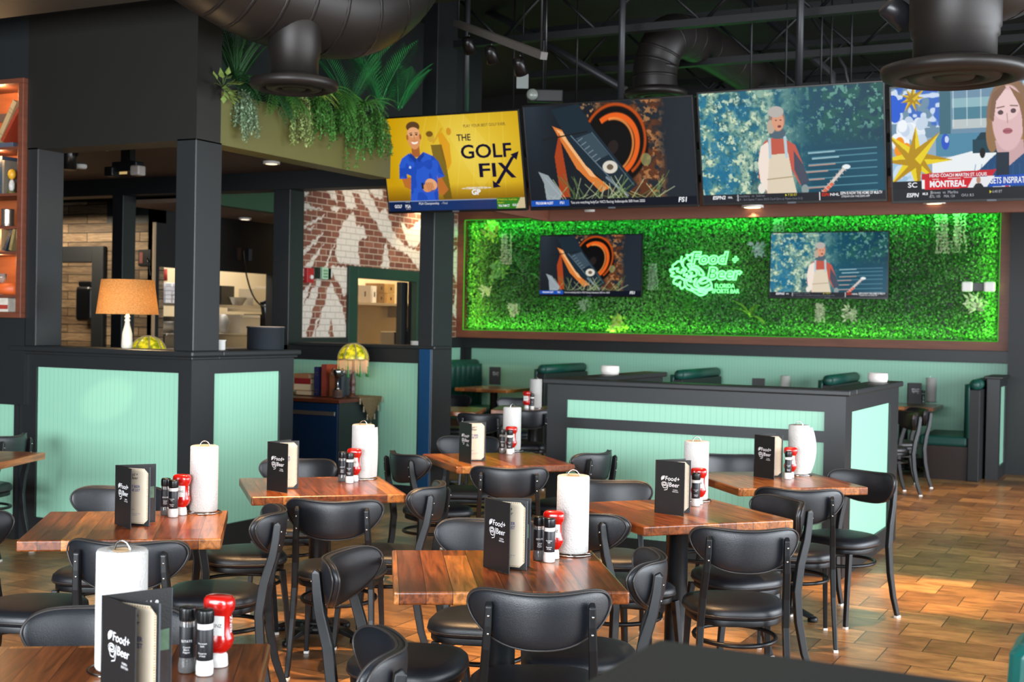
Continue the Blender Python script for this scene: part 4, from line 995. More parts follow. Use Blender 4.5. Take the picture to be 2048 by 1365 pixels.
for nm, rx, ry, f in (('front middle table', 1144, 1109, 0), ('bottom left corner table', 241, 1342, 10), ('host stand table', 407, 1026, -40), ('navy cabinet table', 725, 958.5, 10), ('island end table', 1023, 902.5, 120), ('two-tier panel table', 1391, 1002, 150), ('island corner table', 1596, 951, 15)):
    place(HOLD, rx, ry, 'chrome wire towel holder with loop handle on the ' + nm, HG, f + 8)
    place(ROLLL if nm == 'island corner table' else ROLLS if nm == 'navy cabinet table' else ROLL, rx, ry, 'white paper towel roll ' + ('with a loose sheet ' if nm in ('navy cabinet table', 'island corner table') else 'standing ') + 'on the ' + nm, RG, f, z=TOPZ + .0075)
for nm, kx, ky, f in (('front middle table', 1106, 1118, 6), ('bottom left corner table', 437, 1333, 14), ('host stand table', 363, 1030.5, 10), ('navy cabinet table', 708, 963.5, 8), ('island end table', 1022, 906.5, 8), ('two-tier panel table', 1396, 1009, 10), ('island corner table', 1580, 956, 10)):
    place(KETCH, kx, ky, 'red upside-down ketchup bottle with white cap on the ' + nm, KG, f)
for nm, (ax, ay), (bx, by_) in (('front middle table', (1077, 1121), (1098, 1125)), ('bottom left corner table', (374, 1345), (409, 1351)), ('host stand table', (331, 1031), (346, 1035)), ('navy cabinet table', (684, 964), (699, 967)), ('island end table', (1004, 908), (1019, 909.5)), ('two-tier panel table', None and 0 or (1386, 1011), (1391, 1013)), ('island corner table', (1571, 956), (1576, 959))):
    if nm not in ('two-tier panel table', 'island corner table'):
        place(PEP, ax, ay, 'clear-based black pepper shaker on the ' + nm, PG, -8)
    place(SPI, bx, by_, 'white-based cheese shaker with black label on the ' + nm, PG, 6)

# ---- the far dining area: booths along the back wall
def bench(x, y0, y1, d, label, group='green channel-tufted booth benches'):
    """backrest running along y at x; the seat on side d (+1/-1)"""
    t = thing('booth_bench', label, 'booth bench', (x, y0, 0), 0, group); L_ = y1 - y0
    MB().box(-.06, .06, 0, L_, 0, .98).build('back_board', BLKD, t, .01)
    n = max(3, int(L_ / .14)); b = MB()
    for i in range(n):
        yc = L_ * (i + .5) / n; h = L_ / n / 2
        for s_ in (d,):
            b.loft([[(s_ * (.06 + .05 * math.cos(a)), yc + h * math.sin(a), z) for a in [(-PI / 2) + PI * j / 8 for j in range(9)]] + [(s_ * .05, yc + h, z), (s_ * .05, yc - h, z)] for z in (.46, .98, 1.03)], 0, True)
    b.tube([(0, .05, 1.03), (0, L_ - .05, 1.03)], .06, 14); b.sphere((0, .05, 1.03), .06); b.sphere((0, L_ - .05, 1.03), .06)
    b.build('tufted_back', GREENV, t)
    MB().box(min(d * .06, d * .56), max(d * .06, d * .56), .01, L_ - .01, .36, .47).build('seat', GREENV, t, .03, seg=3)
    MB().box(min(d * .06, d * .5), max(d * .06, d * .5), .03, L_ - .03, 0, .36).build('plinth', mat('booth_base', '2b1d1a', .5), t)
    return t
q = at_y(1081, 741, 14.4); bench(q.x, 14.4, 15.72, -1, 'green channel-tufted booth bench rising behind the left end of the island')
q = at_y(945, 735, 15.6); bench(q.x, 14.3, 15.72, 1, 'green channel-tufted booth bench beside the hall column and brick wall')
q = at_y(1433, 750, 15.6); bench(q.x - .03, 14.25, 15.72, -1, 'green booth bench top showing above the middle of the island ledge')
q = at_y(1712, 760, 15.6); bench(q.x - .03, 14.25, 15.72, -1, 'green booth bench top showing near the right end of the island ledge')
bench(-1.82, 14.55, 15.5, -1, 'green booth bench against the mint end partition by the aisle')
q = at_z(2009, 1280, 1.05)
nb = thing('booth_bench', 'teal green rounded booth back cut off by the bottom right corner', 'booth bench', (q.x, q.y, 0))
b = MB(); O2 = [(0, .0), (.0, .9), (.006, 1.02), (.02, 1.042), (.05, 1.05), (.9, 1.05), (.9, 0)]
b.loft([[(x + (.02 if e in (0, 3) else 0), y, z) for x, z in O2] for e, y in enumerate((.0, .03, .15, .18))], 0, False); b.build('backrest', mat('teal_vinyl', '1b6a64', .35, coat=.2), nb, .02)
MB().box(.05, .9, -.5, 0, .3, .46).build('seat', GREENV, nb, .03); MB().box(.08, .9, -.46, 0, 0, .3).build('plinth', BLKD, nb)
def far_table(x, y, deg, label, s=1.0):
    t = table(x, y, deg, label, 'tables in the far dining area'); return t
q = at_z(988, 776, TOPZ); FT1 = (q.x, q.y); far_table(q.x, q.y, 0, 'wooden booth table below the left end of the planted wall')
q = at_z(1852, 812, TOPZ); far_table(q.x - .24, q.y, 0, 'wooden booth table past the island corner')
far_table(at_y(1545, 760, 15.0).x, 15.0, 0, 'booth table hidden behind the middle of the island')
far_table(at_y(1290, 755, 14.9).x - .12, 14.9, 0, 'booth table hidden behind the left part of the island')
q = at_z(905, 819, TOPZ); t = far_table(q.x - .1, q.y, 20, 'far wooden table peeking out beside the hall column')
q = at_z(1066, 817, TOPZ); far_table(q.x, q.y, 20, 'far wooden table behind the chair at the island end')
G3 = 'menus and rolls in the far dining area'
def far_menu(px, py, label, rz=20):
    t = thing('menu_book', label, 'menu', on(px, py), math.radians(rz), G3)
    MB().box(-.075, .075, -.004, 0, 0, .237).build('cover', MENUB, t); MB().box(-.075, .06, .03, .034, 0, .237, M=Matrix.Rotation(.3, 4, 'Z')).build('leaf', MENUB, t)
    tx = MB(); logo_into(tx, Matrix.Translation((0.01, -.0046, 0)) @ Matrix.Rotation(PI / 2, 4, 'X'), 0, .15, .085); tx.build('logo', TXTW, t)
far_menu(990, 770, 'black menu book on the booth table at the left end of the planted wall')
far_menu(1829, 808, 'black menu book on the booth table past the island corner')
p_ = at_y(1517, 760, 15.0); PT = p_.x + .28; t = thing('menu_book', 'top of a black menu book showing above the island ledge', 'menu', (p_.x, 15.0, TOPZ + .001), .3, G3); MB().box(-.075, .075, -.004, 0, 0, .237).build('cover', MENUB, t)
place(ROLL, 1054, 768, 'small white towel roll on the booth table at the left end of the planted wall', RG, 20, z=TOPZ + .0075); place(HOLD, 1054, 768, 'small wire holder of the towel roll on the left booth table', HG, 20, z=TOPZ)
place(ROLL, 1071, 817, 'far white towel roll beside a red ketchup bottle above the island end', RG, 20, z=TOPZ + .0075); place(HOLD, 1071, 817, 'wire holder of the far towel roll above the island end', HG, 20, z=TOPZ)
place(KETCH, 1053, 818, 'far red ketchup bottle beside the towel roll above the island end', KG, 20)
place(SPI, 1064, 820, 'far black-labelled shaker beside the towel roll above the island end', PG)
place(PEP, 1038, 768, 'far dark shaker on the booth table at the left end of the planted wall', PG)
place(ROLL, 1862, 805, 'white towel roll on the booth table past the island corner', RG, 10, z=TOPZ + .0075); place(HOLD, 1862, 805, 'wire holder of the towel roll past the island corner', HG, 20, z=TOPZ)
place(PEP, 1846, 808, 'dark shaker between menu and roll on the table past the island corner', PG)
p_ = at_y(1571, 765, 15.0); inst(ROLL, (p_.x, 15.0, TOPZ + .001), 0, 'slanting white towel roll top showing above the middle of the island ledge', RG)
p_ = at_y(1297, 755, 14.9); inst(ROLL, (p_.x, 14.9, TOPZ + .001), 0, 'white towel roll top showing behind the left island wall', RG)
BOWL = mat('white_ceramic', 'dcd6cf', .4)
def bowl(loc, label):
    o = MB().lathe([(.04, 0), (.066, .004), (.072, .03), (.07, .068), (.066, .07), (.062, .06), (.03, .012), (.001, .01)], 28, caps=False).build('candle_bowl', BOWL); o.location = loc
    return tag(o, label, 'bowl', 'white bowls on the island ledge')
q = at_z(1272, 752, 1.21); bowl((-3.85, q.y if q.y < 10.3 else 10.2, 1.21), 'white bowl on the left end of the island ledge')
q = at_z(1769, 766, 1.21); bowl((-1.9, min(q.y, 10.1), 1.21), 'white bowl on the right end of the island ledge')

# ================================================================== televisions and canopy
EM = vcmat('screen_emission', True, s=1.0)
BEZ = mat('tv_bezel', '0c0d0f', .3); TVB = mat('tv_back', '131417', .5)
SW, TTXT, TDK, TGR = emat('screen_white', 'eef0f4', 1.), emat('screen_soft_white', 'b8bcc4', 1.), emat('screen_dark', '1c1830', 1.), emat('screen_grey', '7c8088', 1.)
TYEL = emat('screen_yellow', 'e0d43a', 1.); TRED = emat('screen_red', 'd8402c', 1.)
def tv(label, x0, x1, y, zb, hgt, tilt, pic, texts, group, wall=False):
    """screen facing -y, hung by its lower edge at zb; tilt leans the top towards the room"""
    Wd = x1 - x0
    t = thing('television', label, 'television', ((x0 + x1) / 2, y, zb), 0, group); t.rotation_euler = (tilt, 0, 0)
    bz = .012; zc = hgt / 2
    b = MB(); b.box(-Wd / 2, Wd / 2, 0, .035, 0, hgt); b.build('casing', TVB, t, .004)
    f = MB()
    for a in ((-Wd / 2, Wd / 2, 0, bz * 1.6), (-Wd / 2, Wd / 2, hgt - bz, hgt)): f.box(a[0], a[1], -.006, 0, a[2], a[3])
    for a in (-Wd / 2, Wd / 2 - bz): f.box(a, a + bz, -.006, 0, bz * 1.6, hgt - bz)
    f.build('bezel', BEZ, t, .0015)
    sw, sh = Wd - 2 * bz, hgt - 2.6 * bz
    me = pic.mesh('screen', sw, sh, EM) if not isinstance(pic, bpy.types.Mesh) else pic
    s = bpy.data.objects.new('screen', me); COL.objects.link(s); s.parent = t; s.location = (0, -.002, bz * 1.6 + sh / 2)
    if wall: s.scale = (sw / wall[0], 1, sh / wall[1])
    groups = {}
    for e in texts:
        groups.setdefault(e[0].name, [e[0], []])[1].append(e)
    for nm, (m, es) in groups.items():
        mb = MB()
        for (_, body, fx, fy, fh, fw, kw) in es:
            M = Matrix.Translation((0, -.0035, 0)) @ Matrix.Rotation(PI / 2, 4, 'X')
            if body == '#quad':
                mb.add([((p - .5) * sw, (.5 - q_) * sh, .0002) for p, q_ in fx], [tuple(reversed(range(len(fx))))], 0, False, M)
            else: text_into(mb, body, (fx - .5) * sw, (.5 - fy) * sh, fh * sh, M, w=(fw * sw if fw else None), **kw)
        o = mb.build('screen_lettering', m, t); o.location = (0, 0, bz * 1.6 + sh / 2)
    k = MB(); k.box(-.25, .25, .035, .07, hgt * .3, hgt * .75)
    if wall: k.box(-.04, .04, .07, .1, hgt * .4, hgt * .65)
    else: k.bar([(0, .06, hgt * .55), (0, .2, hgt * .6)], .06, .06)
    k.build('mount', TVB, t); MB().box(-.03, .03, -.008, 0, .002, bz * 1.2).build('logo_plate', SIL, t)
    return t, me, (sw, sh)
B = dict(bold=.02)
golf_t = [(TDK, 'PLAY YOUR BEST GOLF EVER.', .76, .125, .03, .3, {}), (TDK, 'THE', .605, .245, .07, .1, B), (TDK, 'GOLF', .755, .4, .145, .36, B), (TDK, 'FI', .755, .6, .145, .12, B),
 (TDK, '#quad', [(.83, .52), (.86, .52), (.955, .68), (.92, .68)], 0, 0, 0, 0), (TDK, '#quad', [(.93, .46), (.955, .46), (.83, .74), (.8, .74)], 0, 0, 0, 0), (TDK, '#quad', [(.925, .44), (.985, .41), (.965, .5)], 0, 0, 0, 0), (TDK, '#quad', [(.785, .7), (.84, .77), (.785, .78)], 0, 0, 0, 0),
 (SW, 'STREAMING NOW ON', .665, .775, .022, .15, B), (SW, '#quad', [(.56, .772), (.585, .772), (.585, .778), (.56, .778)], 0, 0, 0, 0), (SW, '#quad', [(.745, .772), (.77, .772), (.77, .778), (.745, .778)], 0, 0, 0, 0), (SW, 'GP', .66, .82, .055, .065, dict(bold=.04)),
 (SW, 'PGA Championship', .305, .925, .026, .15, {}), (TTXT, '- Final', .42, .925, .026, .045, {}), (SW, 'GOLF', .07, .95, .035, .055, B), (SW, 'PGA', .145, .952, .035, .04, B), (SW, '* * *', .145, .985, .02, .03, {}), (SW, '* * *', .145, .91, .02, .03, {}),
 (TYEL, 'DP World Tour - Soudal Open', .875, .905, .018, .14, {}), (TYEL, 'Round 1', .83, .935, .018, .04, {}), (SW, 'THU 7AM CT', .85, .97, .024, .08, B), (SW, 'GOLF', .93, .965, .024, .04, B)]
race_t = [(SW, 'PROGRAM ALERT', .085, .955, .026, .11, B), (SW, 'FS1', .195, .955, .026, .026, B), (SW, 'You are watching IndyCar NICS Racing: Indianapolis 500 from 2025', .475, .955, .026, .45, {}), (SW, 'FS1', .92, .955, .045, .05, dict(bold=.03, shear=.15))]
river_t = [(SW, 'ESPN2', .09, .955, .032, .075, dict(bold=.03, shear=.2)), (SW, 'NHL', .155, .955, .02, .025, B), (TGR, 'Canadiens  vs  Sabres', .27, .945, .022, .16, {}), (TGR, 'BUF - 3rd Game 7 since 2015 Conf Qtrs at Flyers (lost 5-2)', .375, .978, .02, .37, {}), (TYEL, '#quad', [(.465, .935), (.475, .945), (.465, .955)], 0, 0, 0, 0), (TYEL, '7:30 ET', .505, .945, .02, .05, {}),
 (TRED, 'ESPN', .685, .952, .028, .04, B), (SW, 'NHL', .735, .952, .024, .05, B), (SW, 'ESPN IS NOW THE HOME OF MLB.TV', .875, .943, .026, .22, B), (SW, 'STREAM ON THE ESPN APP', .845, .972, .018, .15, {}), (SW, '#quad', [(.197, .93), (.2, .93), (.2, .99), (.197, .99)], 0, 0, 0, 0)]
news_t = [(SW, 'SC', .15, .865, .045, .07, B), (SW, 'ESPN', .15, .955, .036, .095, dict(bold=.03, shear=.2)), (SW, 'MLB', .245, .945, .022, .04, B), (SW, 'HEAD COACH MARTIN ST. LOUIS', .49, .785, .03, .42, B), (SW, 'MONTREAL', .415, .862, .055, .27, dict(bold=.04)), (SW, 'GETS INSPIRATION', .88, .845, .055, .32, B),
 (TTXT, 'Braves  vs  Marlins', .39, .935, .026, .2, {}), (TTXT, 'ATL: 105    MIA: 124', .37, .97, .024, .19, {}), (TTXT, 'O/U: 8.5', .56, .965, .024, .09, {}), (TYEL, '#quad', [(.72, .925), (.735, .94), (.72, .955)], 0, 0, 0, 0), (TTXT, '6:40 ET', .775, .94, .024, .07, {}), (TTXT, '#quad', [(.285, .92), (.288, .92), (.288, .985), (.285, .985)], 0, 0, 0, 0)]
news_t = [(e[0], e[1], ([(a * .68, b_) for a, b_ in e[2]] if e[1] == '#quad' else e[2] * .68), e[3], e[4], e[5] * .68, e[6]) for e in news_t]
GT = 'tilted televisions hung in a row under the roof'
TI = .235
TY = 9.26
tv('television showing a man in a blue polo on yellow beside THE GOLF FIX', -5.845, -4.555, TY, 2.492, .795, TI, pic_golf(), golf_t, GT)
_, ME2, S2 = tv('larger television showing an orange and black wheel close-up with FS1', -4.525, -3.135, TY, 2.49, .82, TI, pic_race(), race_t, GT)
_, ME3, S3 = tv('larger television showing a woman in pale overalls beside a river', -3.105, -1.765, TY, 2.495, .83, TI, pic_river(), river_t, GT)
tv('television showing a reporter with gold star balloons, partly behind a round vent', -1.735, -.42, TY, 2.478, .80, TI, pic_news(), news_t, GT)
# hanging frame that carries them
fr = MB(); fr.box(-5.6, .6, TY + .27, TY + .33, 2.95, 3.01); fr.box(-5.6, .6, TY + .27, TY + .33, 2.70, 2.76)
o = fr.build('television_rail', ROOFM); tag(o, 'black double steel rail behind the row of hung televisions', 'rail')
G4 = 'televisions on the planted wall'
def walltv(label, x0, x1, zb, h, me, base, texts):
    return tv(label, x0, x1, YB - .26, zb, h, 0, me, texts, G4, wall=base)
walltv('wall television on the greenery showing the orange and black wheel', -7.449, -6.0, 1.955, .81, ME2, S2, race_t)
walltv('wall television on the greenery showing the woman beside the river', -4.345, -2.928, 1.958, .80, ME3, S3, river_t)
# canopy
b = MB(); b.box(-4.9, 1.6, TY + .1, 10.42, 2.6, 2.68)
canopy = b.build('canopy_board', FRAMEWV); 
cn = thing('timber_canopy', 'brown timber canopy with downlights hanging behind the row of televisions', 'canopy', (-4.9, TY, 2.5)); canopy.parent = cn; canopy.location = (4.9, -TY, -2.5)
MB().box(0, 6.5, 1.13, 1.17, 0, .2).build('fascia', FRAMEWV, cn, .004); MB().box(-.04, 0, .1, 1.17, 0, .2).build('fascia', FRAMEW, cn, .004)
LAMPW = emat('warm_downlight', 'ffd9a0', 6.)
GDL = 'round downlights in the timber canopy'
for px, py, d in ((1186, 422, 'left'), (1505, 412, 'middle'), (1870, 405, 'right')):
    q = at_z(px, py, 2.59); t = thing('downlight', f'warm round downlight in the {d} part of the brown canopy', 'downlight', (q.x, q.y, 2.575), 0, GDL)
    MB().lathe([(.075, 0), (.09, .0), (.09, .02), (.075, .02)], 24).build('trim_ring', WHITE, t); MB().lathe([(.001, -.004), (.05, -.003), (.078, .002), (.074, .012), (.001, .012)], 24).build('lamp', LAMPW, t)
    spot('downlight_beam', (q.x, q.y, 2.56), (q.x, q.y, 0), 45, WARM, 95, .6)
# ================================================================== planted wall
def leafwall():
    n = 64000; X0, X1, Z0, Z1 = -8.63, -1.72, 1.49, 2.98; yb = YB - .02
    x = NR.uniform(X0, X1, n); z = NR.uniform(Z0, Z1, n)
    d = .05 + .06 * NR.rand(n) + .03 * np.sin(x * 4.1) * np.sin(z * 6.3); y = yb - d
    r = NR.uniform(.009, .022, n); a = NR.uniform(0, 2 * PI, n); e = NR.normal(0, .55, n); e2 = NR.normal(0, .55, n)
    nx, nz = np.sin(e), np.sin(e2); ny = -np.sqrt(np.clip(1 - nx ** 2 - nz ** 2, .1, 1))
    N = np.stack([nx, ny, nz], 1); N /= np.linalg.norm(N, axis=1)[:, None]
    up = np.stack([np.cos(a), np.zeros(n), np.sin(a)], 1); T = up - N * (up * N).sum(1)[:, None]; T /= np.linalg.norm(T, axis=1)[:, None]; Bn = np.cross(N, T)
    P = np.stack([x, y, z], 1); w = .55
    V = np.stack([P - T * r[:, None], P + Bn * (r * w)[:, None], P + T * r[:, None], P - Bn * (r * w)[:, None]], 1).reshape(-1, 3)
    V[:, 1] = np.minimum(V[:, 1], yb)
    q = np.arange(4 * n)
    me = bpy.data.meshes.new('foliage_panel'); me.vertices.add(4 * n + 4); 
    back = np.array([[X0, yb, Z0], [X1, yb, Z0], [X1, yb, Z1], [X0, yb, Z1]])
    me.vertices.foreach_set('co', np.concatenate([V, back]).ravel()); q = np.arange(4 * n + 4)
    me.loops.add(len(q)); me.loops.foreach_set('vertex_index', q); me.polygons.add(n + 1); me.polygons.foreach_set('loop_start', np.arange(0, len(q), 4)); me.update(calc_edges=True)
    f = .5 + .5 * np.sin(x * 1.9 + 1) * np.sin(z * 3.1 + x * .7) + NR.normal(0, .25, n); f = np.clip(f, 0, 1)[:, None]
    c = np.array([.014, .085, .012]) * (1 - f) + np.array([.06, .21, .03]) * f; c *= NR.uniform(.7, 1.9, n)[:, None]
    c = np.repeat(np.concatenate([c, np.ones((n, 1))], 1), 4, 0); c = np.concatenate([c, np.tile([.01, .025, .008, 1], (4, 1))])
    at = me.color_attributes.new('Col', 'FLOAT_COLOR', 'POINT'); at.data.foreach_set('color', c.ravel())
    me.materials.append(vcmat('boxwood_leaves', rough=.5)); o = bpy.data.objects.new('foliage_panel', me); COL.objects.link(o)
    tag(o, 'dense artificial boxwood leaves covering the framed back wall panel', 'foliage', None, 'stuff')
leafwall()
LED = emat('green_led', '4cf23a', .6)
b = MB(); b.box(-8.63, -1.72, YB - .185, YB - .175, 1.487, 1.495); b.box(-8.635, -8.627, YB - .185, YB - .175, 1.49, 2.99); b.box(-1.723, -1.715, YB - .185, YB - .175, 1.49, 2.99); b.box(-8.63, -1.72, YB - .185, YB - .175, 2.985, 2.993)
tag(b.build('led_strip', LED), 'glowing green light strip inside the brown frame of the planted wall', 'light strip')
GRN = (.26, 1.0, .1)
XC = (-8.63 - 1.72) / 2
area('led_bottom', (XC, YB - .2, 1.5), (XC, YB - .03, 1.75), 6.85, .03, 17, GRN, 120)
area('led_top', (XC, YB - .22, 2.97), (XC, YB - .03, 2.6), 6.85, .03, 28, (.05, 1, .14), 150)
area('led_left', (-8.6, YB - .22, 2.24), (-8.3, YB - .03, 2.24), .03, 1.4, 5, (.6, 1.0, .12), 120)
area('led_right', (-1.74, YB - .22, 2.24), (-2.05, YB - .03, 2.24), .03, 1.4, 5, GRN, 120)

# ---- foliage builders
def leafmat(name, c, r=.5): return mat(name, c, r, var=.35, vscale=14)
LFD, LFM, LFY, LFG, LFP, LFL = leafmat('leaf_dark', '2c5a2e'), leafmat('leaf_mid', '4d8a3a'), leafmat('leaf_yellow_green', '9db84a'), leafmat('leaf_grey_green', '7b9474'), leafmat('leaf_pale', 'a9b58e'), leafmat('palm_leaf', '357a4a')
STEMM = mat('plant_stem', '4a5a2c', .6)
def blade(b, p, t, up, L_, w, m=0, fold=.25):
    """one pointed leaf from p along t"""
    t = t.normalized(); s = t.cross(up); s = s.normalized() if s.length > 1e-4 else t.orthogonal().normalized(); n = s.cross(t)
    m1 = p + t * L_ * .4; q = p + t * L_ - n * L_ * fold * .4
    b.add([p, m1 + s * w / 2 - n * w * fold, q, m1 - s * w / 2 - n * w * fold, m1 + n * 0], [(0, 1, 4), (1, 2, 4), (2, 3, 4), (3, 0, 4)], m, True)
def frond(b, p, t, L_, droop, lw, n=14, wleaf=.012, m=0, r=None):
    t = t.normalized(); pts = []; q = p.copy(); d = t.copy(); seg = L_ / n
    for i in range(n + 1):
        pts.append(q.copy()); d = (d + Vector((0, 0, -droop / n))).normalized(); q = q + d * seg
    b.tube(pts, .003, 4, m, scales=[1 - .8 * i / n for i in range(n + 1)])
    for i in range(1, n + 1):
        tt = (pts[i] - pts[i - 1]).normalized(); s = tt.cross(Vector((0, 0, 1))); s = s.normalized() if s.length > 1e-3 else Vector((1, 0, 0))
        k = math.sin(PI * min(1, (i + .6) / (n + 1.2)) ** .8) * lw
        for sg in (-1, 1): blade(b, pts[i], (s * sg + tt * .75), Vector((0, 0, 1)), k, wleaf, m)
def plant(kind, loc, label, rz=0, scale=1., cat='plant', group=None, mats=None, name=None, seed=1, out=Vector((1, 0, 0))):
    r = random.Random(seed)
    t = thing(name or kind, label, cat, loc, 0, group); b = MB(); Z = Vector((0, 0, 1)); S = scale; side = out.cross(Z)
    def rv(s): return Vector((r.uniform(-s, s), r.uniform(-s, s), r.uniform(-s, s)))
    if kind == 'fern':
        for i in range(18):
            a = r.uniform(-1.5, 1.5); d = out * math.cos(a) + side * math.sin(a) + Z * r.uniform(.1, .9); frond(b, rv(.02), d, S * r.uniform(.22, .38), 2.2, .06 * S + .015, 13, .014)
        b.build('fronds', mats or LFM, t)
    elif kind == 'hanging_spray':
        for i in range(24):
            a = r.uniform(-1.2, 1.2); q = rv(.03); d = (out * math.cos(a) * .6 + side * math.sin(a) * .8 + Z * .3).normalized(); L_ = S * r.uniform(.18, .42); n = 14; pts = []
            for k in range(n + 1):
                pts.append(q.copy()); d = (d * .72 + Vector((0, 0, -1)) * .32 + rv(.05)).normalized(); q = q + d * L_ / n
            b.tube(pts, .0022, 4, 1)
            for k in range(2, n + 1):
                for _ in range(7): blade(b, pts[k] + rv(.012), rv(1) - Z * .3, Z, r.uniform(.016, .03), .014, 0)
        b.build('trailing_stems', [mats or LFG, STEMM], t)
    elif kind == 'palm':
        for i in range(9):
            a = r.uniform(-PI, PI); d = Vector((math.cos(a) * .42, math.sin(a) * .42, 1)); frond(b, rv(.02), d, S * r.uniform(.55, .85), .9, .2 * S, 30, .009)
        b.build('fronds', mats or LFL, t)
    elif kind == 'grass_plant':
        for i in range(46):
            a = r.uniform(-PI, PI); d = Vector((math.cos(a) * .4, math.sin(a) * .4, 1)); L_ = S * r.uniform(.3, .6); q = rv(.02); d.normalize(); pts = []
            for k in range(7): pts.append(q.copy()); d = (d - Z * .12).normalized(); q = q + d * L_ / 6
            b.tube(pts, .0035, 4, scales=[1, .95, .9, .75, .6, .4, .15])
        b.build('blades', mats or LFD, t)
    elif kind == 'spider_plant':
        for i in range(34):
            a = r.uniform(-1.9, 1.9); d = (out * math.cos(a) + side * math.sin(a) + Z * r.uniform(.3, 1.2)).normalized(); L_ = S * r.uniform(.2, .34); q = rv(.015); pts = []
            for k in range(8): pts.append(q.copy()); d = (d - Z * .22).normalized(); q = q + d * L_ / 7
            b.sweep(pts, [(-.0008, -.007), (.0008, -.007), (.0008, .007), (-.0008, .007)], 0, True, up=(0, 0, 1), scales=[.7, 1, 1.1, 1, .9, .7, .45, .1])
        b.build('blades', mats or LFY, t)
    elif kind == 'leafy_plant':
        for i in range(26):
            a = r.uniform(-1.6, 1.6); d = out * math.cos(a) + side * math.sin(a) + Z * r.uniform(-1.0, 1.3); p = d.normalized() * r.uniform(.03, .14) * S + rv(.03)
            blade(b, p, d, Z, S * r.uniform(.08, .14), S * .06, 0, .3); b.tube([(0, 0, 0), p], .002, 4, 1)
        b.build('leaves', [mats or LFP, STEMM], t)
    elif kind == 'wall_tuft':
        for i in range(60):
            a = r.uniform(0, 2 * PI); d = Vector((math.cos(a), -.55, math.sin(a))); blade(b, rv(.045 * S), d, Vector((0, -1, 0)), S * r.uniform(.025, .06), S * .02, 0, .3)
        b.build('leaves', mats or LFP, t)
    elif kind == 'wall_fern':
        for i in range(5):
            a = r.uniform(.2, 2.9) if i else 1.2; frond(b, rv(.01), Vector((math.cos(a), -.35, math.sin(a))), S * r.uniform(.25, .4), 1.2, .07 * S, 12, .02)
        b.build('fronds', mats or LFM, t)
    elif kind == 'wall_drape':
        for i in range(9):
            q = Vector((r.uniform(-.07, .07) * S, -.02, 0)); pts = []
            for k in range(12): pts.append(q.copy()); q = q + Vector((r.uniform(-.012, .012), r.uniform(-.006, .004), -.035 * S))
            b.tube(pts, .002, 4, 0)
            for p in pts:
                for _ in range(4): blade(b, p, rv(1), Vector((0, -1, 0)), .028, .014, 0)
        b.build('trailing_stems', mats or LFP, t)
    return t
# plants in the trough above the hall opening: (px, py, height, kind, ...)
def trough(kind, px, py, label, z=3.12, dx=-.06, **k):
    q = at_x(px, py, -5.645 + dx); k['scale'] = k.get('scale', 1) * .9; return plant(kind, (q.x, q.y, q.z + .05 if z is None else z), label, group='greenery in the trough above the hall opening', **k)
trough('leafy_plant', 446, 190, 'pale variegated broad-leaved plant at the host stand column', z=None, dx=.02, scale=.75, seed=3, mats=mat('variegated_leaf', '7f964e', .4, var=.6, vscale=40))
trough('hanging_spray', 480, 205, 'grey-green trailing plant next to the variegated plant', z=None, dx=.0, scale=.9, seed=4)
trough('fern', 470, 175, 'dark fern behind the variegated plant', z=None, dx=-.1, scale=1, seed=5, mats=LFD)
trough('grass_plant', 470, 170, 'tall dark grass-like plant beside the host stand column', z=None, dx=-.2, scale=1.1, seed=6)
trough('palm', 480, 175, 'dark palm half hidden by the duct, near the host stand column', z=None, dx=-.3, scale=.85, seed=7, mats=LFD)
trough('fern', 522, 195, 'dark hanging fern left of the round diffuser', z=None, dx=0, scale=1.1, seed=8, mats=LFD)
trough('fern', 555, 195, 'mid green fern under the round diffuser', z=None, dx=0, scale=1.1, seed=9)
trough('hanging_spray', 588, 205, 'long grey-green trailing plant hanging lowest over the olive fascia', z=None, dx=0, scale=1.15, seed=10, mats=leafmat('leaf_sage', '8fa05e'))
trough('spider_plant', 610, 195, 'yellow-green spider plant just below the diffuser rim', z=None, dx=.02, scale=1.1, seed=11)
trough('hanging_spray', 632, 215, 'yellow-green trailing plant right of the spider plant', z=None, dx=0, scale=1.0, seed=12, mats=LFM)
trough('fern', 655, 195, 'bright fern between spider plant and palms', z=None, dx=0, scale=1.1, seed=13)
trough('hanging_spray', 682, 225, 'green trailing plant below the left palm', z=None, dx=0, scale=.8, seed=14, mats=LFM)
trough('hanging_spray', 706, 232, 'long bright green trailing plant left of the golf screen', z=None, dx=0, scale=1.35, seed=15, mats=LFM)
trough('hanging_spray', 745, 240, 'bright green trailing plant touching the golf screen edge', z=None, dx=0, scale=1.1, seed=16, mats=LFM)
trough('palm', 694, 232, 'green lit palm right of the diffuser', z=None, dx=-.12, scale=.95, seed=17)
trough('palm', 763, 232, 'tallest green lit palm above the golf screen corner', z=None, dx=-.12, scale=1.15, seed=21)
trough('palm', 800, 228, 'low green lit palm leaning over the golf screen', z=None, dx=-.1, scale=.75, seed=19)
trough('spider_plant', 726, 225, 'dark bladed plant between the two tall palms', z=None, dx=-.02, scale=1.2, seed=20, mats=LFM)
MB().box(-5.83, -5.7, 6.9, 8.9, 3.09, 3.16).build('trough_liner', BLKD); tag(bpy.data.objects['trough_liner'], 'dark trough holding the greenery above the olive fascia', 'planter')
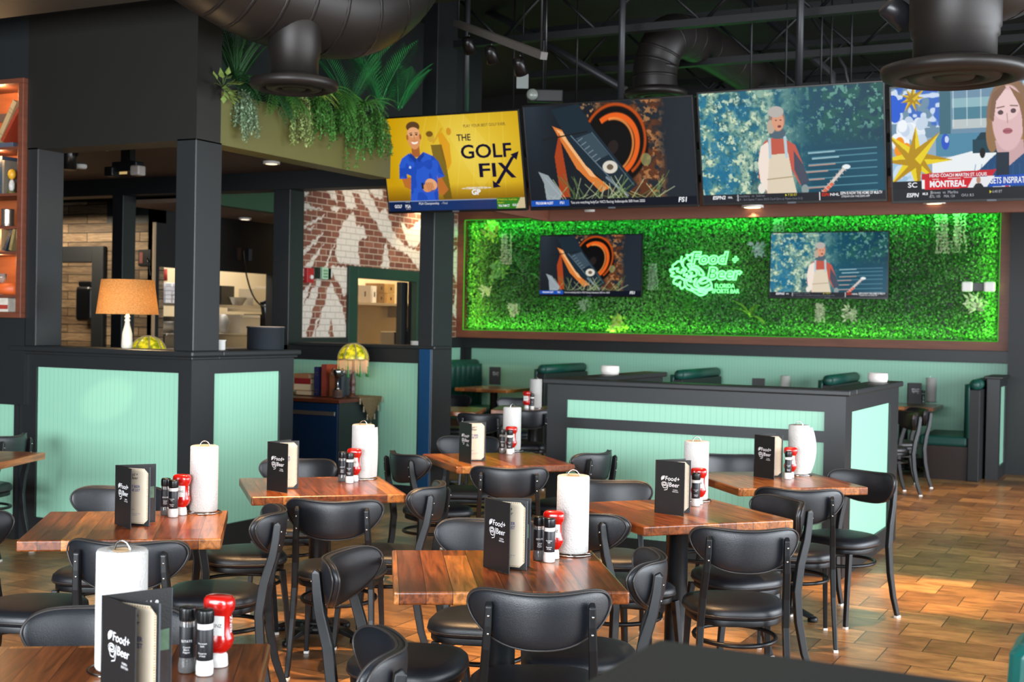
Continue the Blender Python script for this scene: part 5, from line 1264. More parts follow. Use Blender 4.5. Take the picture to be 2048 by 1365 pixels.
# accents growing out of the planted wall
def wallp(kind, px, py, label, **k):
    q = at_y(px, py, YB - .15); return plant(kind, (q.x, q.y, q.z), label, group='accent plants on the planted wall', **k)
wallp('wall_tuft', 985, 465, 'pale yellow-green tuft at the upper left of the planted wall', scale=2.2, seed=31, mats=LFY)
wallp('wall_drape', 1015, 470, 'pale trailing spray at the upper left of the planted wall', scale=1, seed=32)
wallp('wall_tuft', 997, 540, 'broad leaves left of the wheel screen', scale=2.0, seed=33, mats=LFM)
wallp('wall_fern', 1045, 550, 'light fern frond between broad leaves and wheel screen', scale=1.1, seed=34, mats=LFG)
wallp('wall_tuft', 972, 582, 'small cream cluster at the left edge of the planted wall', scale=1.3, seed=35)
wallp('wall_tuft', 1029, 622, 'white cluster low on the left of the planted wall', scale=1.4, seed=36)
wallp('wall_tuft', 1170, 610, 'grey-white cluster under the wheel screen', scale=1.2, seed=37, mats=LFG)
wallp('wall_tuft', 1235, 648, 'bright yellow-green cluster near the bottom frame', scale=1.8, seed=38, mats=LFY)
wallp('wall_drape', 1307, 530, 'pale trailing spray between wheel screen and neon sign', scale=.8, seed=39, mats=LFG)
wallp('wall_fern', 1375, 620, 'green fern below the neon sign', scale=.8, seed=40)
wallp('wall_tuft', 1515, 500, 'lavender grey tuft right of the neon sign', scale=1.5, seed=41, mats=leafmat('leaf_lavender', 'a3a8b4'))
wallp('wall_fern', 1500, 632, 'yellow-green fern below and right of the neon sign', scale=.9, seed=42, mats=LFY)
wallp('wall_drape', 1558, 440, 'pale drape above the corner of the river screen', scale=.7, seed=43, mats=LFG)
wallp('wall_drape', 1640, 610, 'small white drape under the river screen', scale=.5, seed=44)
wallp('wall_tuft', 1700, 628, 'cream tuft under the right part of the river screen', scale=1.4, seed=45)
wallp('wall_drape', 1882, 432, 'white hanging spray at the upper right, left one of the pair', scale=1.1, seed=46)
wallp('wall_drape', 1918, 430, 'white hanging spray at the upper right, right one of the pair', scale=1.1, seed=47)
wallp('wall_fern', 1870, 560, 'dark fern at the right of the planted wall', scale=1.3, seed=48, mats=LFD)
wallp('wall_fern', 1925, 535, 'darker fern above the white twin lamps', scale=1.2, seed=49, mats=LFD)
wallp('wall_tuft', 1952, 610, 'whitish tuft below the white twin lamps', scale=1.7, seed=50)
# neon sign
NEON = emat('neon_green', '70ff88', 3.)
def neon():
    c = at_y(1413, 548, YB - .2); t = thing('neon_sign', 'glowing green neon sign reading Food + Beer Florida Sports Bar', 'neon sign', (c.x, YB - .2, c.z))
    k = 1 / (abs((at_y(1513, 548, YB - .2) - at_y(1413, 548, YB - .2)).x) / 100)   # picture units per metre, along the wall
    def U(x, y):   # zoomed coordinates of the sign to the wall plane
        q = at_y(1320 + x / 11.378, 490 + y / 11.378, YB - .2); return (q.x - c.x, q.z - c.z)
    F0 = Matrix.Rotation(PI / 2, 4, 'X')
    b = MB()
    for body, x0, x1, yb, h in (('Food', 690, 1570, 450, 270), ('+', 1640, 1790, 410, 130), ('Beer', 1060, 1880, 800, 270)):
        (a0, z0), (a1, z1) = U(x0, yb), U(x1, yb - h)
        text_into(b, body, (a0 + a1) / 2, (z0 + z1) / 2, (z1 - z0) if body != '+' else (z1 - z0) * 1.3, F0, w=a1 - a0, bold=.035, shear=.18, outline=.042)
    b.build('outlined_words', NEON, t)
    b = MB()
    for body, x0, x1, y0, h in (('FLORIDA', 1250, 1700, 940, 90), ('SPORTS BAR', 1180, 1810, 1060, 90)):
        (a0, z0), (a1, z1) = U(x0, y0 + h / 2), U(x1, y0 - h / 2); text_into(b, body, (a0 + a1) / 2, (z0 + z1) / 2, (z1 - z0), F0, w=a1 - a0, bold=.02, extrude=.02)
    b.build('small_words', NEON, t)
    S_ = [[(500,260),(480,340),(490,420),(530,500),(600,560),(560,600),(520,560),(480,640),(430,620)], [(530,500),(520,400),(560,320),(640,290),(600,230),(680,240),(740,200),(720,360),(640,340)],
          [(480,380),(400,380),(350,430),(290,470),(290,560),(230,560),(250,620),(320,640),(250,700),(340,730),(440,720),(520,790),(600,780)], [(290,560),(420,530),(380,600),(450,620)],
          [(540,780),(450,750),(360,770),(310,830),(320,880),(380,890),(400,930),(470,840),(450,920),(490,1000),(560,950)], [(560,600),(540,700),(620,660),(600,740),(700,700),(640,800),(720,840),(700,760),(780,700)],
          [(620,450),(700,430),(720,500),(800,480),(880,520),(960,600),(1000,690),(900,680),(880,600),(800,540),(700,540),(640,470)], [(640,620),(720,560),(820,600),(830,680),(760,720),(690,640),(740,640)],
          [(560,780),(560,900),(620,1000),(720,1040),(820,1100),(920,1150),(1040,1110),(1080,1040)], [(600,780),(620,900),(700,940),(760,1000),(900,1040),(1000,1030),(1170,960),(1150,850),(1100,780),(1000,740),(900,800),(840,880),(880,940)],
          [(900,860),(960,800),(1090,760),(1080,840),(960,880),(900,860)], [(760,860),(830,760),(780,900),(840,960),(1000,980),(1120,900)], [(700,1000),(840,1020),(960,1000),(1060,1080),(940,1080),(860,1060)], [(1080,1040),(1180,1010),(1160,950)]]
    b = MB()
    for s in S_:
        pts = [Vector((U(x, y)[0], 0, U(x, y)[1])) for x, y in s]; b.tube(arc_pts(pts, 4), .0115, 6)
    b.build('outlined_flower', NEON, t)
    bk = MB(); (a0, z0), (a1, z1) = U(250, 1150), U(1880, 200)
    m = mat('clear_acrylic', 'c8e8cc', .1, trans=.95); 
    for x_, y_ in ((300, 600), (1800, 350), (900, 1100), (1800, 1000)):
        a, z = U(x_, y_); bk.tube([(a, 0, z), (a, .15, z)], .006, 8)
    bk.build('standoff', CHROME, t)
    point('neon_glow', (c.x - .1, YB - .42, c.z), 5, (.12, 1, .25), .25)
neon()
# white twin-head lamp on the greenery
q = at_y(1957, 574, YB - .2); t = thing('emergency_light', 'white twin-head emergency light on the right of the planted wall', 'emergency light', (q.x, YB - .2, q.z))
MB().box(-.06, .06, -.02, .14, -.05, .05).build('body', mat('grey_box', '4a4e4e', .5), t, .01)
for s_ in (-1, 1): MB().box(s_ * .12 - .06, s_ * .12 + .06, -.05, .0, -.058, .058).build('lamp_head', WHITE, t, .02, seg=3)

# ================================================================== host stand, cabinet and lamps
def tabletop_lamp(loc, label):
    t = thing('fringed_table_lamp', label, 'table lamp', loc, 0, 'stained glass fringed lamps')
    gm, nt, bb = nodes_of('stained_glass_yellow'); bb.inputs['Base Color'].default_value = (*lin('b8b01c'), 1); bb.inputs['Emission Color'].default_value = (*lin('b59a14'), 1); bb.inputs['Emission Strength'].default_value = .45; bb.inputs['Roughness'].default_value = .2
    tcn = nt.nodes.new('ShaderNodeTexCoord'); nz = nt.nodes.new('ShaderNodeTexNoise'); nz.inputs['Scale'].default_value = 28; nt.links.new(tcn.outputs['Object'], nz.inputs['Vector'])
    rp = nt.nodes.new('ShaderNodeValToRGB'); rp.color_ramp.elements[0].color = (*lin('6f7a10'), 1); rp.color_ramp.elements[1].color = (*lin('e6cf2a'), 1); rp.color_ramp.elements[0].position = .35; rp.color_ramp.elements[1].position = .65
    nt.links.new(nz.outputs['Fac'], rp.inputs[0]); nt.links.new(rp.outputs[0], bb.inputs['Base Color']); nt.links.new(rp.outputs[0], bb.inputs['Emission Color'])
    dk = mat('turned_dark_wood', '4a2c22', .35)
    MB().lathe([(.055, 0), (.055, .012), (.03, .02), (.022, .05), (.03, .07), (.02, .085), (.03, .11), (.024, .16), (.014, .2), (.012, .36)], 20).build('base', dk, t)
    R0 = .135
    prof = [(R0 * math.cos(a), .345 + .135 * math.sin(a)) for a in [PI / 2 * i / 10 for i in range(10)]] + [(.03, .478)]
    sh = MB(); sh.lathe(prof, 32, wave=lambda a, z: 1 - .03 * abs(math.sin(a * 4)) , caps=False); s = sh.build('glass_shade', gm, t)
    tr = mat('tan_braid', '9a8a62', .7); rb = MB()
    for k in range(8):
        a = k * PI / 4; rb.tube([((r + .003) * math.cos(a), (r + .003) * math.sin(a), z) for r, z in prof], .0055, 6)
    rb.tube([((R0 + .003) * (1) * math.cos(a), (R0 + .003) * math.sin(a), .345 - .008 * abs(math.sin(a * 4))) for a in [2 * PI * i / 64 for i in range(64)]], .006, 6, closed=True)
    rb.tube([(.03 * math.cos(a), .03 * math.sin(a), .479) for a in [2 * PI * i / 20 for i in range(20)]], .006, 6, closed=True)
    rb.build('braid', tr, s)
    fg = MB(); pk = mat('peach_bead_fringe', 'e8bfa0', .5)
    for i in range(72):
        a = 2 * PI * i / 72; L_ = .1 + .035 * abs(math.sin(a * 4 + .4)); x, y = (R0 + .001) * math.cos(a), (R0 + .001) * math.sin(a)
        for k in range(int(L_ / .008)): fg.sphere((x, y, .335 - k * .008), .0036, n=5, k=3)
    fg.build('bead_fringe', pk, t)
    gr = mat('green_tassel', '3f8a4a', .6)
    for i in range(8):
        a = 2 * PI * (i + .35) / 8; x, y = (R0 + .004) * math.cos(a), (R0 + .004) * math.sin(a)
        MB().lathe([(.002, .335), (.003, .28), (.006, .275), (.006, .262), (.005, .255), (.013, .185), (.001, .184)], 10, M=Matrix.Translation((x, y, 0))).build('tassel', gr, t)
    point('lamp_glow', (loc[0], loc[1], loc[2] + .4), 1.5, (1, .75, .35), .03)
    return t
# cabinet
U0 = at_x(757, 800, -6.43).y
CX = -6.43; CY = at_y(682, 797, 9.44).y; CZ = at_y(682, 800, 9.44).z
cb = thing('host_cabinet', 'navy lacquered cabinet with a steel bar handle by the mint wall', 'cabinet', (CX, 9.44, 0))
MB().box(-1.1, 0, 0, .62, .08, CZ - .03).build('carcass', mat('dark_green_black', '1d2a28', .45), cb, .004)
dr = MB().box(-1.09, -.01, -.02, 0, .1, CZ - .04).build('door', NAVY, cb, .003)
hz = at_y(640, 826, 9.42).z
hd = MB(); hd.box(-1.02, -.02, -.05, -.035, hz - .02, hz + .015); hd.box(-1.0, -.98, -.036, -.02, hz - .015, hz + .01); hd.box(-.06, -.04, -.036, -.02, hz - .015, hz + .01); hd.build('handle', STEEL, dr, .003)
MB().box(-1.15, .03, -.05, .64, CZ - .03, CZ).build('top', mat('cabinet_top_wood', '5a2c1c', .3, var=.3, vscale=4), cb, .004)
MB().box(-1.08, -.02, .02, .6, 0, .08).build('plinth', BLKD, cb)
# runner with a tasselled point hanging over the end
CLOTH = mat('tapestry_runner', '6d5c3e', .9, var=.6, vscale=50)
rn = thing('table_runner', 'woven tan runner with tassels hanging over the cabinet end', 'runner', (CX, 9.44, CZ))
b = MB(); b.box(-1.1, .035, .26, .62, .001, .007)
for i in range(16): b.box(-1.1 + i * .07, -1.09 + i * .07, .24, .63, .0015, .0085)
b.prism([(0, 0)] * 0 or [(.26, 0), (.62, 0), (.44, -.22)], 0, .006, M=Matrix.Translation((.035, 0, .004)) @ Matrix.Rotation(PI / 2, 4, 'Z') @ Matrix.Rotation(PI / 2, 4, 'X')); b.build('cloth', CLOTH, rn, .002)
ts = mat('ivory_tassel', 'b9ad92', .8)
for k in range(7):
    f = k / 6; yy = .26 + .36 * f; zz = -.22 * (1 - abs(f - .5) * 2)
    MB().lathe([(.002, .0), (.007, -.008), (.004, -.014), (.009, -.05), (.001, -.052)], 8, M=Matrix.Translation((.04, yy, zz - .0))).build('tassel', ts, rn)
def CT(px, py, dy=.3): q = at_y(px, py, 9.44 + dy); return (q.x, 9.44 + dy)
x, y = CT(705, 790, .28); tabletop_lamp((x, y, CZ + .007), 'yellow stained glass dome lamp with bead fringe and green tassels on the cabinet')
def book(label, loc, size, col, rz=0, rx=0, group='books on the navy cabinet', pages='d9c9a8', name='book', ry=0):
    """size = (thickness along x, depth y, height z); spine faces -y"""
    tx, dy, hz_ = size; t = thing(name, label, 'book', loc, rz, group); t.rotation_euler = (rx, ry, rz)
    c = MB(); k = .003; c.box(-tx / 2, -tx / 2 + k, 0, dy, 0, hz_); c.box(tx / 2 - k, tx / 2, 0, dy, 0, hz_); c.box(-tx / 2, tx / 2, 0, k, 0, hz_); c.build('cover', mat('book_cloth_' + col, col, .55, var=.15, vscale=20), t, .001)
    MB().box(-tx / 2 + k, tx / 2 - k, k, dy - .004, .003, hz_ - .003).build('pages', mat('page_block', pages, .8), t)
    g = MB(); 
    for zf in (.12, .2, .72, .8): g.box(-tx / 2 + .001, tx / 2 - .001, -.0006, 0, hz_ * zf, hz_ * zf + .003)
    g.build('spine_bands', mat('gilt', '8a6f3a', .4, .5), t); return t
def flat_book(label, px, py, z, size, col, rz=0, dy=.22, spine=False):
    """lying book: size = (length x, depth y, thickness)"""
    x_, y_ = CT(px, py, dy); t = thing('book', label, 'book', (x_, y_, z), rz, 'books on the navy cabinet'); L_, D_, T_ = size; k = .003
    c = MB(); c.box(-L_ / 2, L_ / 2, 0, D_, 0, k); c.box(-L_ / 2, L_ / 2, 0, D_, T_ - k, T_); c.box(-L_ / 2, -L_ / 2 + k, 0, D_, 0, T_)
    if spine: c.box(-L_ / 2, L_ / 2, -k, 0, 0, T_)
    c.build('cover', mat('book_cloth_' + col, col, .55), t, .001)
    MB().box(-L_ / 2 + k, L_ / 2 - .004, .003, D_ - .003, k, T_ - k).build('pages', mat('page_block_b', 'd5c29c', .8), t)
    return t
zt = CZ + .008
flat_book('thick brown book at the bottom of the pile on the navy cabinet', 607, 790, zt, (.17, .2, .042), '8a4a2e'); flat_book('pale-edged book second from the bottom of the pile', 604, 780, zt + .042, (.18, .2, .06), 'a2552e', .08)
tb_ = flat_book('red book with gilt lettering near the top of the pile', 605, 765, zt + .102, (.19, .2, .05), '8e1f24', -.06, spine=True)
flat_book('thin tan book on top of the pile', 603, 755, zt + .152, (.16, .18, .04), '9a6a44', .05, spine=True)
for px, c, w_, h_, lb in ((632, '1c2450', .05, .26, 'tall navy book standing beside the pile'), (647, '8c3a2a', .055, .285, 'tallest russet book standing in the cabinet row'), (663, '8a5030', .05, .24, 'tan-banded brown book standing in the cabinet row'), (677, '2c3440', .055, .24, 'dark slate book at the right end of the cabinet row')):
    x_, y_ = CT(px, 790, .2); book(lb, (x_, y_, zt), (w_, .18, h_), c)
# trophy
x_, y_ = CT(671, 790, .12)
tr = thing('trophy_cup', 'small silver trophy cup with handles on the cabinet beside the books', 'trophy', (x_ + .02, y_, zt))
MB().lathe([(.05, 0), (.05, .014), (.042, .018), (.042, .06), (.034, .07)], 24).build('plinth', mat('bakelite', '4a3a34', .35), tr)
CUP = mat('tarnished_silver', '8c8f90', .25, 1)
MB().lathe([(.034, .07), (.015, .09), (.009, .12), (.007, .16), (.02, .175), (.036, .2), (.04, .235), (.036, .25), (.033, .25), (.036, .232), (.03, .2), (.001, .18)], 24).build('cup', CUP, tr)
for s_ in (-1, 1): MB().tube([(s_ * .034, 0, .19), (s_ * .06, 0, .2), (s_ * .066, 0, .235), (s_ * .05, 0, .262), (s_ * .036, 0, .248)], .004, 6).build('handle', CUP, tr)
# lamp with a linen shade on the host stand ledge
q = at_z(254, 693, 1.372); lx, ly = q.x, 6.74; q = at_y(254, 693, 6.74)
lp = thing('table_lamp', 'lit table lamp with tan woven shade and cream baluster base on the ledge', 'table lamp', (q.x, 6.74, 1.372))
CERM = mat('cream_ceramic', 'e3dccb', .3, coat=.3)
def Zr(y): return at_y(254, y, 6.74).z - 1.372
MB().lathe([(.03, 0), (.037, .006), (.038, .03), (.034, Zr(668)), (.02, Zr(652)), (.015, Zr(644)), (.022, Zr(641)), (.013, Zr(637)), (.022, Zr(634)), (.011, Zr(630)), (.011, Zr(622))], 24).build('base', CERM, lp)
sm, nt, bb = nodes_of('lamp_shade_linen'); bb.inputs['Base Color'].default_value = (*lin('c9a06a'), 1); bb.inputs['Roughness'].default_value = .9
tl = nt.nodes.new('ShaderNodeBsdfTranslucent'); tl.inputs[0].default_value = (*lin('e0b070'), 1); ms = nt.nodes.new('ShaderNodeMixShader'); ms.inputs[0].default_value = .75
nt.links.new(bb.outputs[0], ms.inputs[1]); nt.links.new(tl.outputs[0], ms.inputs[2]); nt.links.new(ms.outputs[0], nt.nodes['Material Output'].inputs[0])
wv = nt.nodes.new('ShaderNodeTexNoise'); wv.inputs['Scale'].default_value = 40; mp = nt.nodes.new('ShaderNodeMapping'); mp.inputs['Scale'].default_value = (1, 1, 14); tcn = nt.nodes.new('ShaderNodeTexCoord')
mp.inputs['Scale'].default_value = (2, 2, 20); nt.links.new(tcn.outputs['Object'], mp.inputs[0]); nt.links.new(mp.outputs[0], wv.inputs['Vector']); rp = nt.nodes.new('ShaderNodeValToRGB'); rp.color_ramp.elements[0].color = (*lin('c79a5c'), 1); rp.color_ramp.elements[1].color = (*lin('ffe0a8'), 1); rp.color_ramp.elements[0].position = .35; rp.color_ramp.elements[1].position = .65
nt.links.new(wv.outputs['Fac'], rp.inputs[0]); nt.links.new(rp.outputs[0], bb.inputs['Base Color']); nt.links.new(rp.outputs[0], tl.inputs[0])
r1 = (at_y(303, 628, 6.74).x - at_y(204, 628, 6.74).x) / 2 * .93; r2 = (at_y(296, 560, 6.74).x - at_y(212, 560, 6.74).x) / 2 * .93
MB().lathe([(r1, Zr(629)), (r2, Zr(560)), (r2 - .003, Zr(560)), (r1 - .003, Zr(629))], 40, caps=False).build('shade', sm, lp)
MB().sphere((0, 0, Zr(592)), (.018, .018, .028)).build('bulb', emat('bulb_glow', 'ffd890', 25.), lp); point('lamp_glow', (q.x, 6.74, 1.372 + Zr(592)), 34, (1, .7, .36), .03)
# counter behind the low wall, with its own fringed lamp
ct = MB().box(-7.9, -5.95, 7.55, 8.1, 0, .96).build('host_counter', BLKD, None, .01); tag(ct, 'dark service counter standing behind the host stand wall', 'counter')
q = at_y(297, 675, 7.75); tabletop_lamp((q.x, 7.75, .96), 'yellow dome lamp peeking over the host stand ledge')
# drum, mug and small things on the ledges
q = at_x(563, 697, -5.8)
dm = MB().lathe([(.001, .004), (.12, 0), (.128, .004), (.128, .148), (.134, .15), (.134, .158), (.12, .158), (.12, .02), (.001, .02)], 36).build('bentwood_drum', mat('dark_drum', '2a2f35', .45)); dm.location = (q.x, 7.56, 1.372); dm.scale = (1.03, 1.03, 1.03)
tag(dm, 'black round drum with a pale rim at the end of the host stand ledge', 'drum')
rim = MB().tube([(.127 * math.cos(2 * PI * i / 36), .127 * math.sin(2 * PI * i / 36), .158) for i in range(36)], .004, 6, closed=True).build('rim', mat('pale_rim', 'b49a84', .5), dm)
q = at_x(440, 697, -5.8); mg = MB().lathe([(.03, 0), (.036, .004), (.036, .062), (.042, .066), (.042, .07), (.032, .07), (.03, .01), (.001, .008)], 24).build('white_tub', WHITE); mg.location = (-5.8, min(7.1, max(6.95, q.y)), 1.372)
tag(mg, 'small white lidded tub on the ledge beside the host stand column', 'tub')
for k in range(3):
    o = MB().lathe([(.06, 0), (.075, .006), (.078, .012), (.07, .012), (.05, .006), (.001, .006)], 24).build('saucer', WHITE); p_ = at_y(838, 688, 10.2); o.location = (p_.x, 10.2, 1.376 + k * .013); tag(o, ['bottom', 'middle', 'top'][k] + ' white saucer of the small stack on the hall ledge', 'saucer', 'stacked saucers on the hall ledge')

# ================================================================== bookcase at the left edge
BYF = 6.56
def BK(px, py, Y=BYF): q = at_y(px, py, Y); return q.x, q.z
xR, zT = BK(47, 165); _, zB = BK(45, 628)
bc = thing('wall_bookcase', 'reddish timber wall bookcase cut off by the left edge, warmly lit', 'bookcase', (xR, BYF, 0))
Wb = 1.1
MB().box(-.05, 0, 0, .32, zB, zT).build('side_panel', WOODD, bc, .004); MB().box(-Wb, -Wb + .05, 0, .32, zB, zT).build('side_panel', WOODD, bc, .004)
MB().box(-Wb, 0, .0, .32, zT, zT + .035).build('top', WOODD, bc, .004); MB().box(-Wb, 0, 0, .32, zB - .03, zB + .01).build('bottom', WOODD, bc, .004)
MB().box(-Wb + .05, -.05, .29, .32, zB, zT).build('back', mat('amber_back_board', 'a8582c', .55, var=.35, vscale=5, stretch=(1, 1, 5)), bc)
SH = []
for py in (293, 386, 452, 503, 590):
    _, z = BK(20, py); SH.append(z); MB().box(-Wb + .05, -.05, .01, .29, z - .02, z).build('shelf', WOODD, bc, .003)
MB().box(-.2, -.17, .25, .29, zB, zT).build('divider', WOODD, bc)
DI = mat('shelf_lamp', 'ffd9a0')
for zz, pw in ((zT - .05, 5), (SH[0] - .06, 4), (SH[2] - .05, 3), (SH[3] - .05, 3)): point('shelf_glow', (xR - .3, BYF + .05, zz), pw, (1, .62, .3), .04)
def shx(px, py): return BK(px, py, BYF + .06)[0]
GB = 'things on the bookcase shelves'
book('cream book leaning on the top shelf of the bookcase', (shx(12, 290) - .08, BYF + .05, SH[0] + .045), (.045, .2, .33), 'b89a70', ry=.55, group=GB)
book('rust red book leaning on the top shelf of the bookcase', (shx(6, 290), BYF + .05, SH[0] + .05), (.03, .2, .30), 'a03a22', ry=.62, group=GB)
book('pale book standing right on the top shelf of the bookcase', (xR - .075, BYF + .05, SH[0] + .001), (.035, .18, .23), 'c9b088', group=GB)
t = thing('book', 'grey blue book lying under the leaning books', 'book', (shx(8, 290), BYF + .04, SH[0] + .001), 0, GB); MB().box(-.16, .11, 0, .2, 0, .035).build('cover', mat('grey_blue_cloth', '4e5564', .6), t, .003)
book('slate blue book on the second bookcase shelf', (shx(1, 386), BYF + .05, SH[1] + .001), (.05, .18, .27), '3c4c5c', group=GB); book('grey book beside the slate blue one', (shx(8, 386), BYF + .05, SH[1] + .001), (.03, .18, .24), '7d7668', group=GB)
t = thing('figurine', 'small figurine with yellow head and black and white body on the second shelf', 'figurine', (shx(19, 386), BYF + .08, SH[1] + .001), 0, GB)
MB().lathe([(.03, 0), (.03, .018), (.022, .022)], 14).build('base', mat('olive_base', '5a5a2a', .5), t); MB().sphere((0, 0, .06), (.024, .02, .045)).build('body', mat('bw_body', 'd8d2c4', .5, var=.7, vscale=60), t); MB().sphere((0, 0, .14), (.032, .028, .038)).build('head', mat('yellow_head', 'e0a82a', .4), t)
t = thing('tin_can', 'shiny ribbed tin can on the third bookcase shelf', 'tin can', (shx(11, 452), BYF + .08, SH[2] + .001), 0, GB); MB().lathe([(.045, 0), (.045, .01)] + [(.043 + .002 * (i % 2), .015 + i * .01) for i in range(10)] + [(.045, .118), (.045, .125), (.001, .123)], 24).build('can', mat('tin', 'c8b8a8', .3, .9), t)
for k, (px, c, ry_) in enumerate(((2, 'b09068', .0), (10, '2a3440', .45), (22, '8a7a4e', .25))):
    book(['tan', 'dark blue leaning', 'olive leaning'][k] + ' book on the fourth bookcase shelf', (shx(px, 503), BYF + .05, SH[3] + .01), (.03, .16, .16), c, ry=ry_, group=GB)
t = thing('wine_glass', 'small glass on the fifth bookcase shelf beside the orange roll', 'glass', (shx(2, 556), BYF + .07, SH[4] + .001), 0, GB); MB().lathe([(.03, 0), (.004, .006), (.004, .08), (.03, .11), (.034, .15), (.032, .15), (.026, .11), (.001, .085)], 18).build('bowl', GLASS, t)
ox, oz = BK(15, 573); o = MB().lathe([(.001, -.14), (.042, -.14), (.042, .1), (.001, .1)], 24).build('orange_roll', mat('orange_paper', 'd8622a', .5)); o.rotation_euler = (0, PI / 2, 0); o.location = (shx(12, 575), BYF + .07, SH[4] + .043); tag(o, 'bright orange rolled cylinder lying on the low bookcase shelf', 'roll', GB)
t = thing('box', 'white printed box at the bottom of the bookcase', 'box', (shx(6, 620), BYF + .06, zB + .011), 0, GB); MB().box(-.08, .045, 0, .1, 0, .1).build('carton', mat('printed_carton', 'd8cfc0', .6, var=.4, vscale=18), t, .003); MB().box(-.08, .0452, -.001, 0, .02, .05).build('red_band', mat('red_band', 'a83a2c', .6), t)

# ================================================================== hall, kitchen, storeroom
q = at_z(135, 318, 2.9); q = at_y(135, 340, 7.6)
t = thing('ceiling_cylinder_light', 'black cylinder light hanging under the hall ceiling near the bookcase', 'ceiling light', (q.x, 7.6, q.z))
MB().lathe([(.068, 0), (.07, .0), (.07, .2), (.066, .205), (.066, .01)], 28).build('housing', BLKPL, t); MB().lathe([(.001, .004), (.064, .004), (.064, .008), (.001, .008)], 24).build('lamp', emat('warm_lamp', 'ffdb90', 1.6), t)
MB().lathe([(.02, .2), (.02, 3.0 - q.z)], 12).build('stem', BLKPL, t)
spot('cylinder_beam', (q.x, 7.6, q.z - .02), (q.x, 7.6, 0), 25, WARM, 80)
q = at_y(247, 335, 8.0)
t = thing('emergency_light', 'black twin-head emergency light on the hall ceiling behind the header', 'emergency light', (q.x, 8.0, q.z))
MB().box(-.13, .13, 0, .1, -.03, .05).build('body', BLKPL, t, .01); MB().box(-.05, .05, .02, .08, .05, 3.0 - q.z).build('bracket', BLKPL, t)
for s_, m_ in ((-1, BLKPL), (1, mat('lens_grey', '8b8580', .3))): MB().box(s_ * .14 - .045, s_ * .14 + .045, -.03, .06, -.07, .01).build('lamp_head', m_, t, .012)
MB().box(-.04, .04, -.004, 0, -.055, -.035).build('status_bar', emat('status_glow', 'd9b878', .8), t)
for px, py, lb in ((543, 324, 'round downlight in the hall ceiling right of the host column'), (212, 300, None)):
    if not lb: continue
    q = at_z(px, py, 2.995); t = thing('downlight', lb, 'downlight', (q.x, q.y, 2.975)); MB().lathe([(.06, 0), (.075, 0), (.075, .024), (.06, .024)], 24).build('trim_ring', WHITE, t); MB().lathe([(.001, -.004), (.04, -.003), (.063, .002), (.059, .012), (.001, .012)], 24).build('lamp', emat('downlight_warm', 'ffe2b8', 2.2), t)
    spot('hall_beam', (q.x, q.y, 2.96), (q.x, q.y, 0), 35, WARM, 100)
q = at_z(490, 437, 2.755); t = thing('downlight', 'small downlight in the corridor ceiling before the kitchen', 'downlight', (q.x, q.y, 2.74)); MB().lathe([(.06, 0), (.075, 0), (.075, .02), (.06, .02)], 24).build('trim_ring', WHITE, t); MB().lathe([(.001, -.004), (.04, -.003), (.063, .002), (.059, .012), (.001, .012)], 24).build('lamp', emat('downlight_soft', 'ffe8cc', 2.), t)
q = at_z(435, 324, 3.0); t = MB().tube([(0, 0, 0), (0, 0, .16)], .012, 8).build('sprinkler_pipe', BLKPL); t.location = (q.x, 7.6, 2.84); tag(t, 'short dark sprinkler pipe hanging at the hall ceiling edge', 'pipe')
q = at_z(212, 297, 2.99); t = MB().lathe([(.02, .03), (.012, .02), (.012, .006), (.02, 0)], 12).build('fire_sprinkler', CHROME); t.location = (q.x, min(q.y, 9.9), 2.97); tag(t, 'small chrome fire sprinkler on the hall ceiling', 'sprinkler')
q = at_z(160, 330, 2.99); t = MB().lathe([(.06, .04), (.065, .02), (.055, 0), (.001, 0)], 20).build('smoke_detector', WHITE); t.location = (q.x, min(q.y, 9.8), 2.955); tag(t, 'white round smoke detector behind the cylinder light', 'smoke detector')
# lights inside
area('kitchen_light', (-10.7, 12.9, 3.2), (-10.7, 12.9, 0), 1.0, 2.6, 80, (1, .94, .86)); area('storeroom_light', (-9.6, 15.4, 3.6), (-9.6, 15.4, 0), 1.0, 1.6, 130, (1, .84, .6))
spot('timber_wall_wash', (-11.2, 9.6, 2.95), (-11.3, 10.95, 2.3), 230, (1, .85, .65), 120, .8); area('inner_room_light', (-12.3, 11.4, 2.9), (-12.2, 12.2, 1.6), .8, .3, 30, (1, .85, .65))
spot('brick_wall_wash', (-8.45, 14.55, 3.25), (-8.74, 14.7, 2.3), 60, (1, .78, .48), 120, .6)
spot('brick_wall_wash', (-7.4, 12.9, 4.2), (-8.74, 13.4, 2.2), 110, (1, .86, .7), 75, .8)
q = at_y(182, 605, 12.15); t = thing('towel_dispenser', 'black wall-mounted towel dispenser on the inner timber wall', 'towel dispenser', (q.x, 12.2, q.z)); MB().box(-.13, .13, -.2, 0, -.24, .2).build('cover', BLKPL, t, .05, seg=4); MB().box(-.11, .11, -.16, 0, .2, .26).build('hood', BLKPL, t, .01)
q = at_y(290, 516, 10.94); t = thing('wall_outlet', 'dark outlet with a red cover on the timber wall edge', 'outlet', (q.x, 10.95, q.z)); MB().box(-.09, .09, -.02, 0, -.09, .09).build('plate', BLKPL, t, .005); MB().box(-.07, -.02, -.024, -.02, -.06, .06).build('red_switch', mat('dull_red', '7a2f24', .5), t); MB().tube(arc_pts([(.03, -.025, 0), (.08, -.04, -.06), (.1, -.03, -.2)]), .006, 6).build('plug_cord', BLKPL, t)
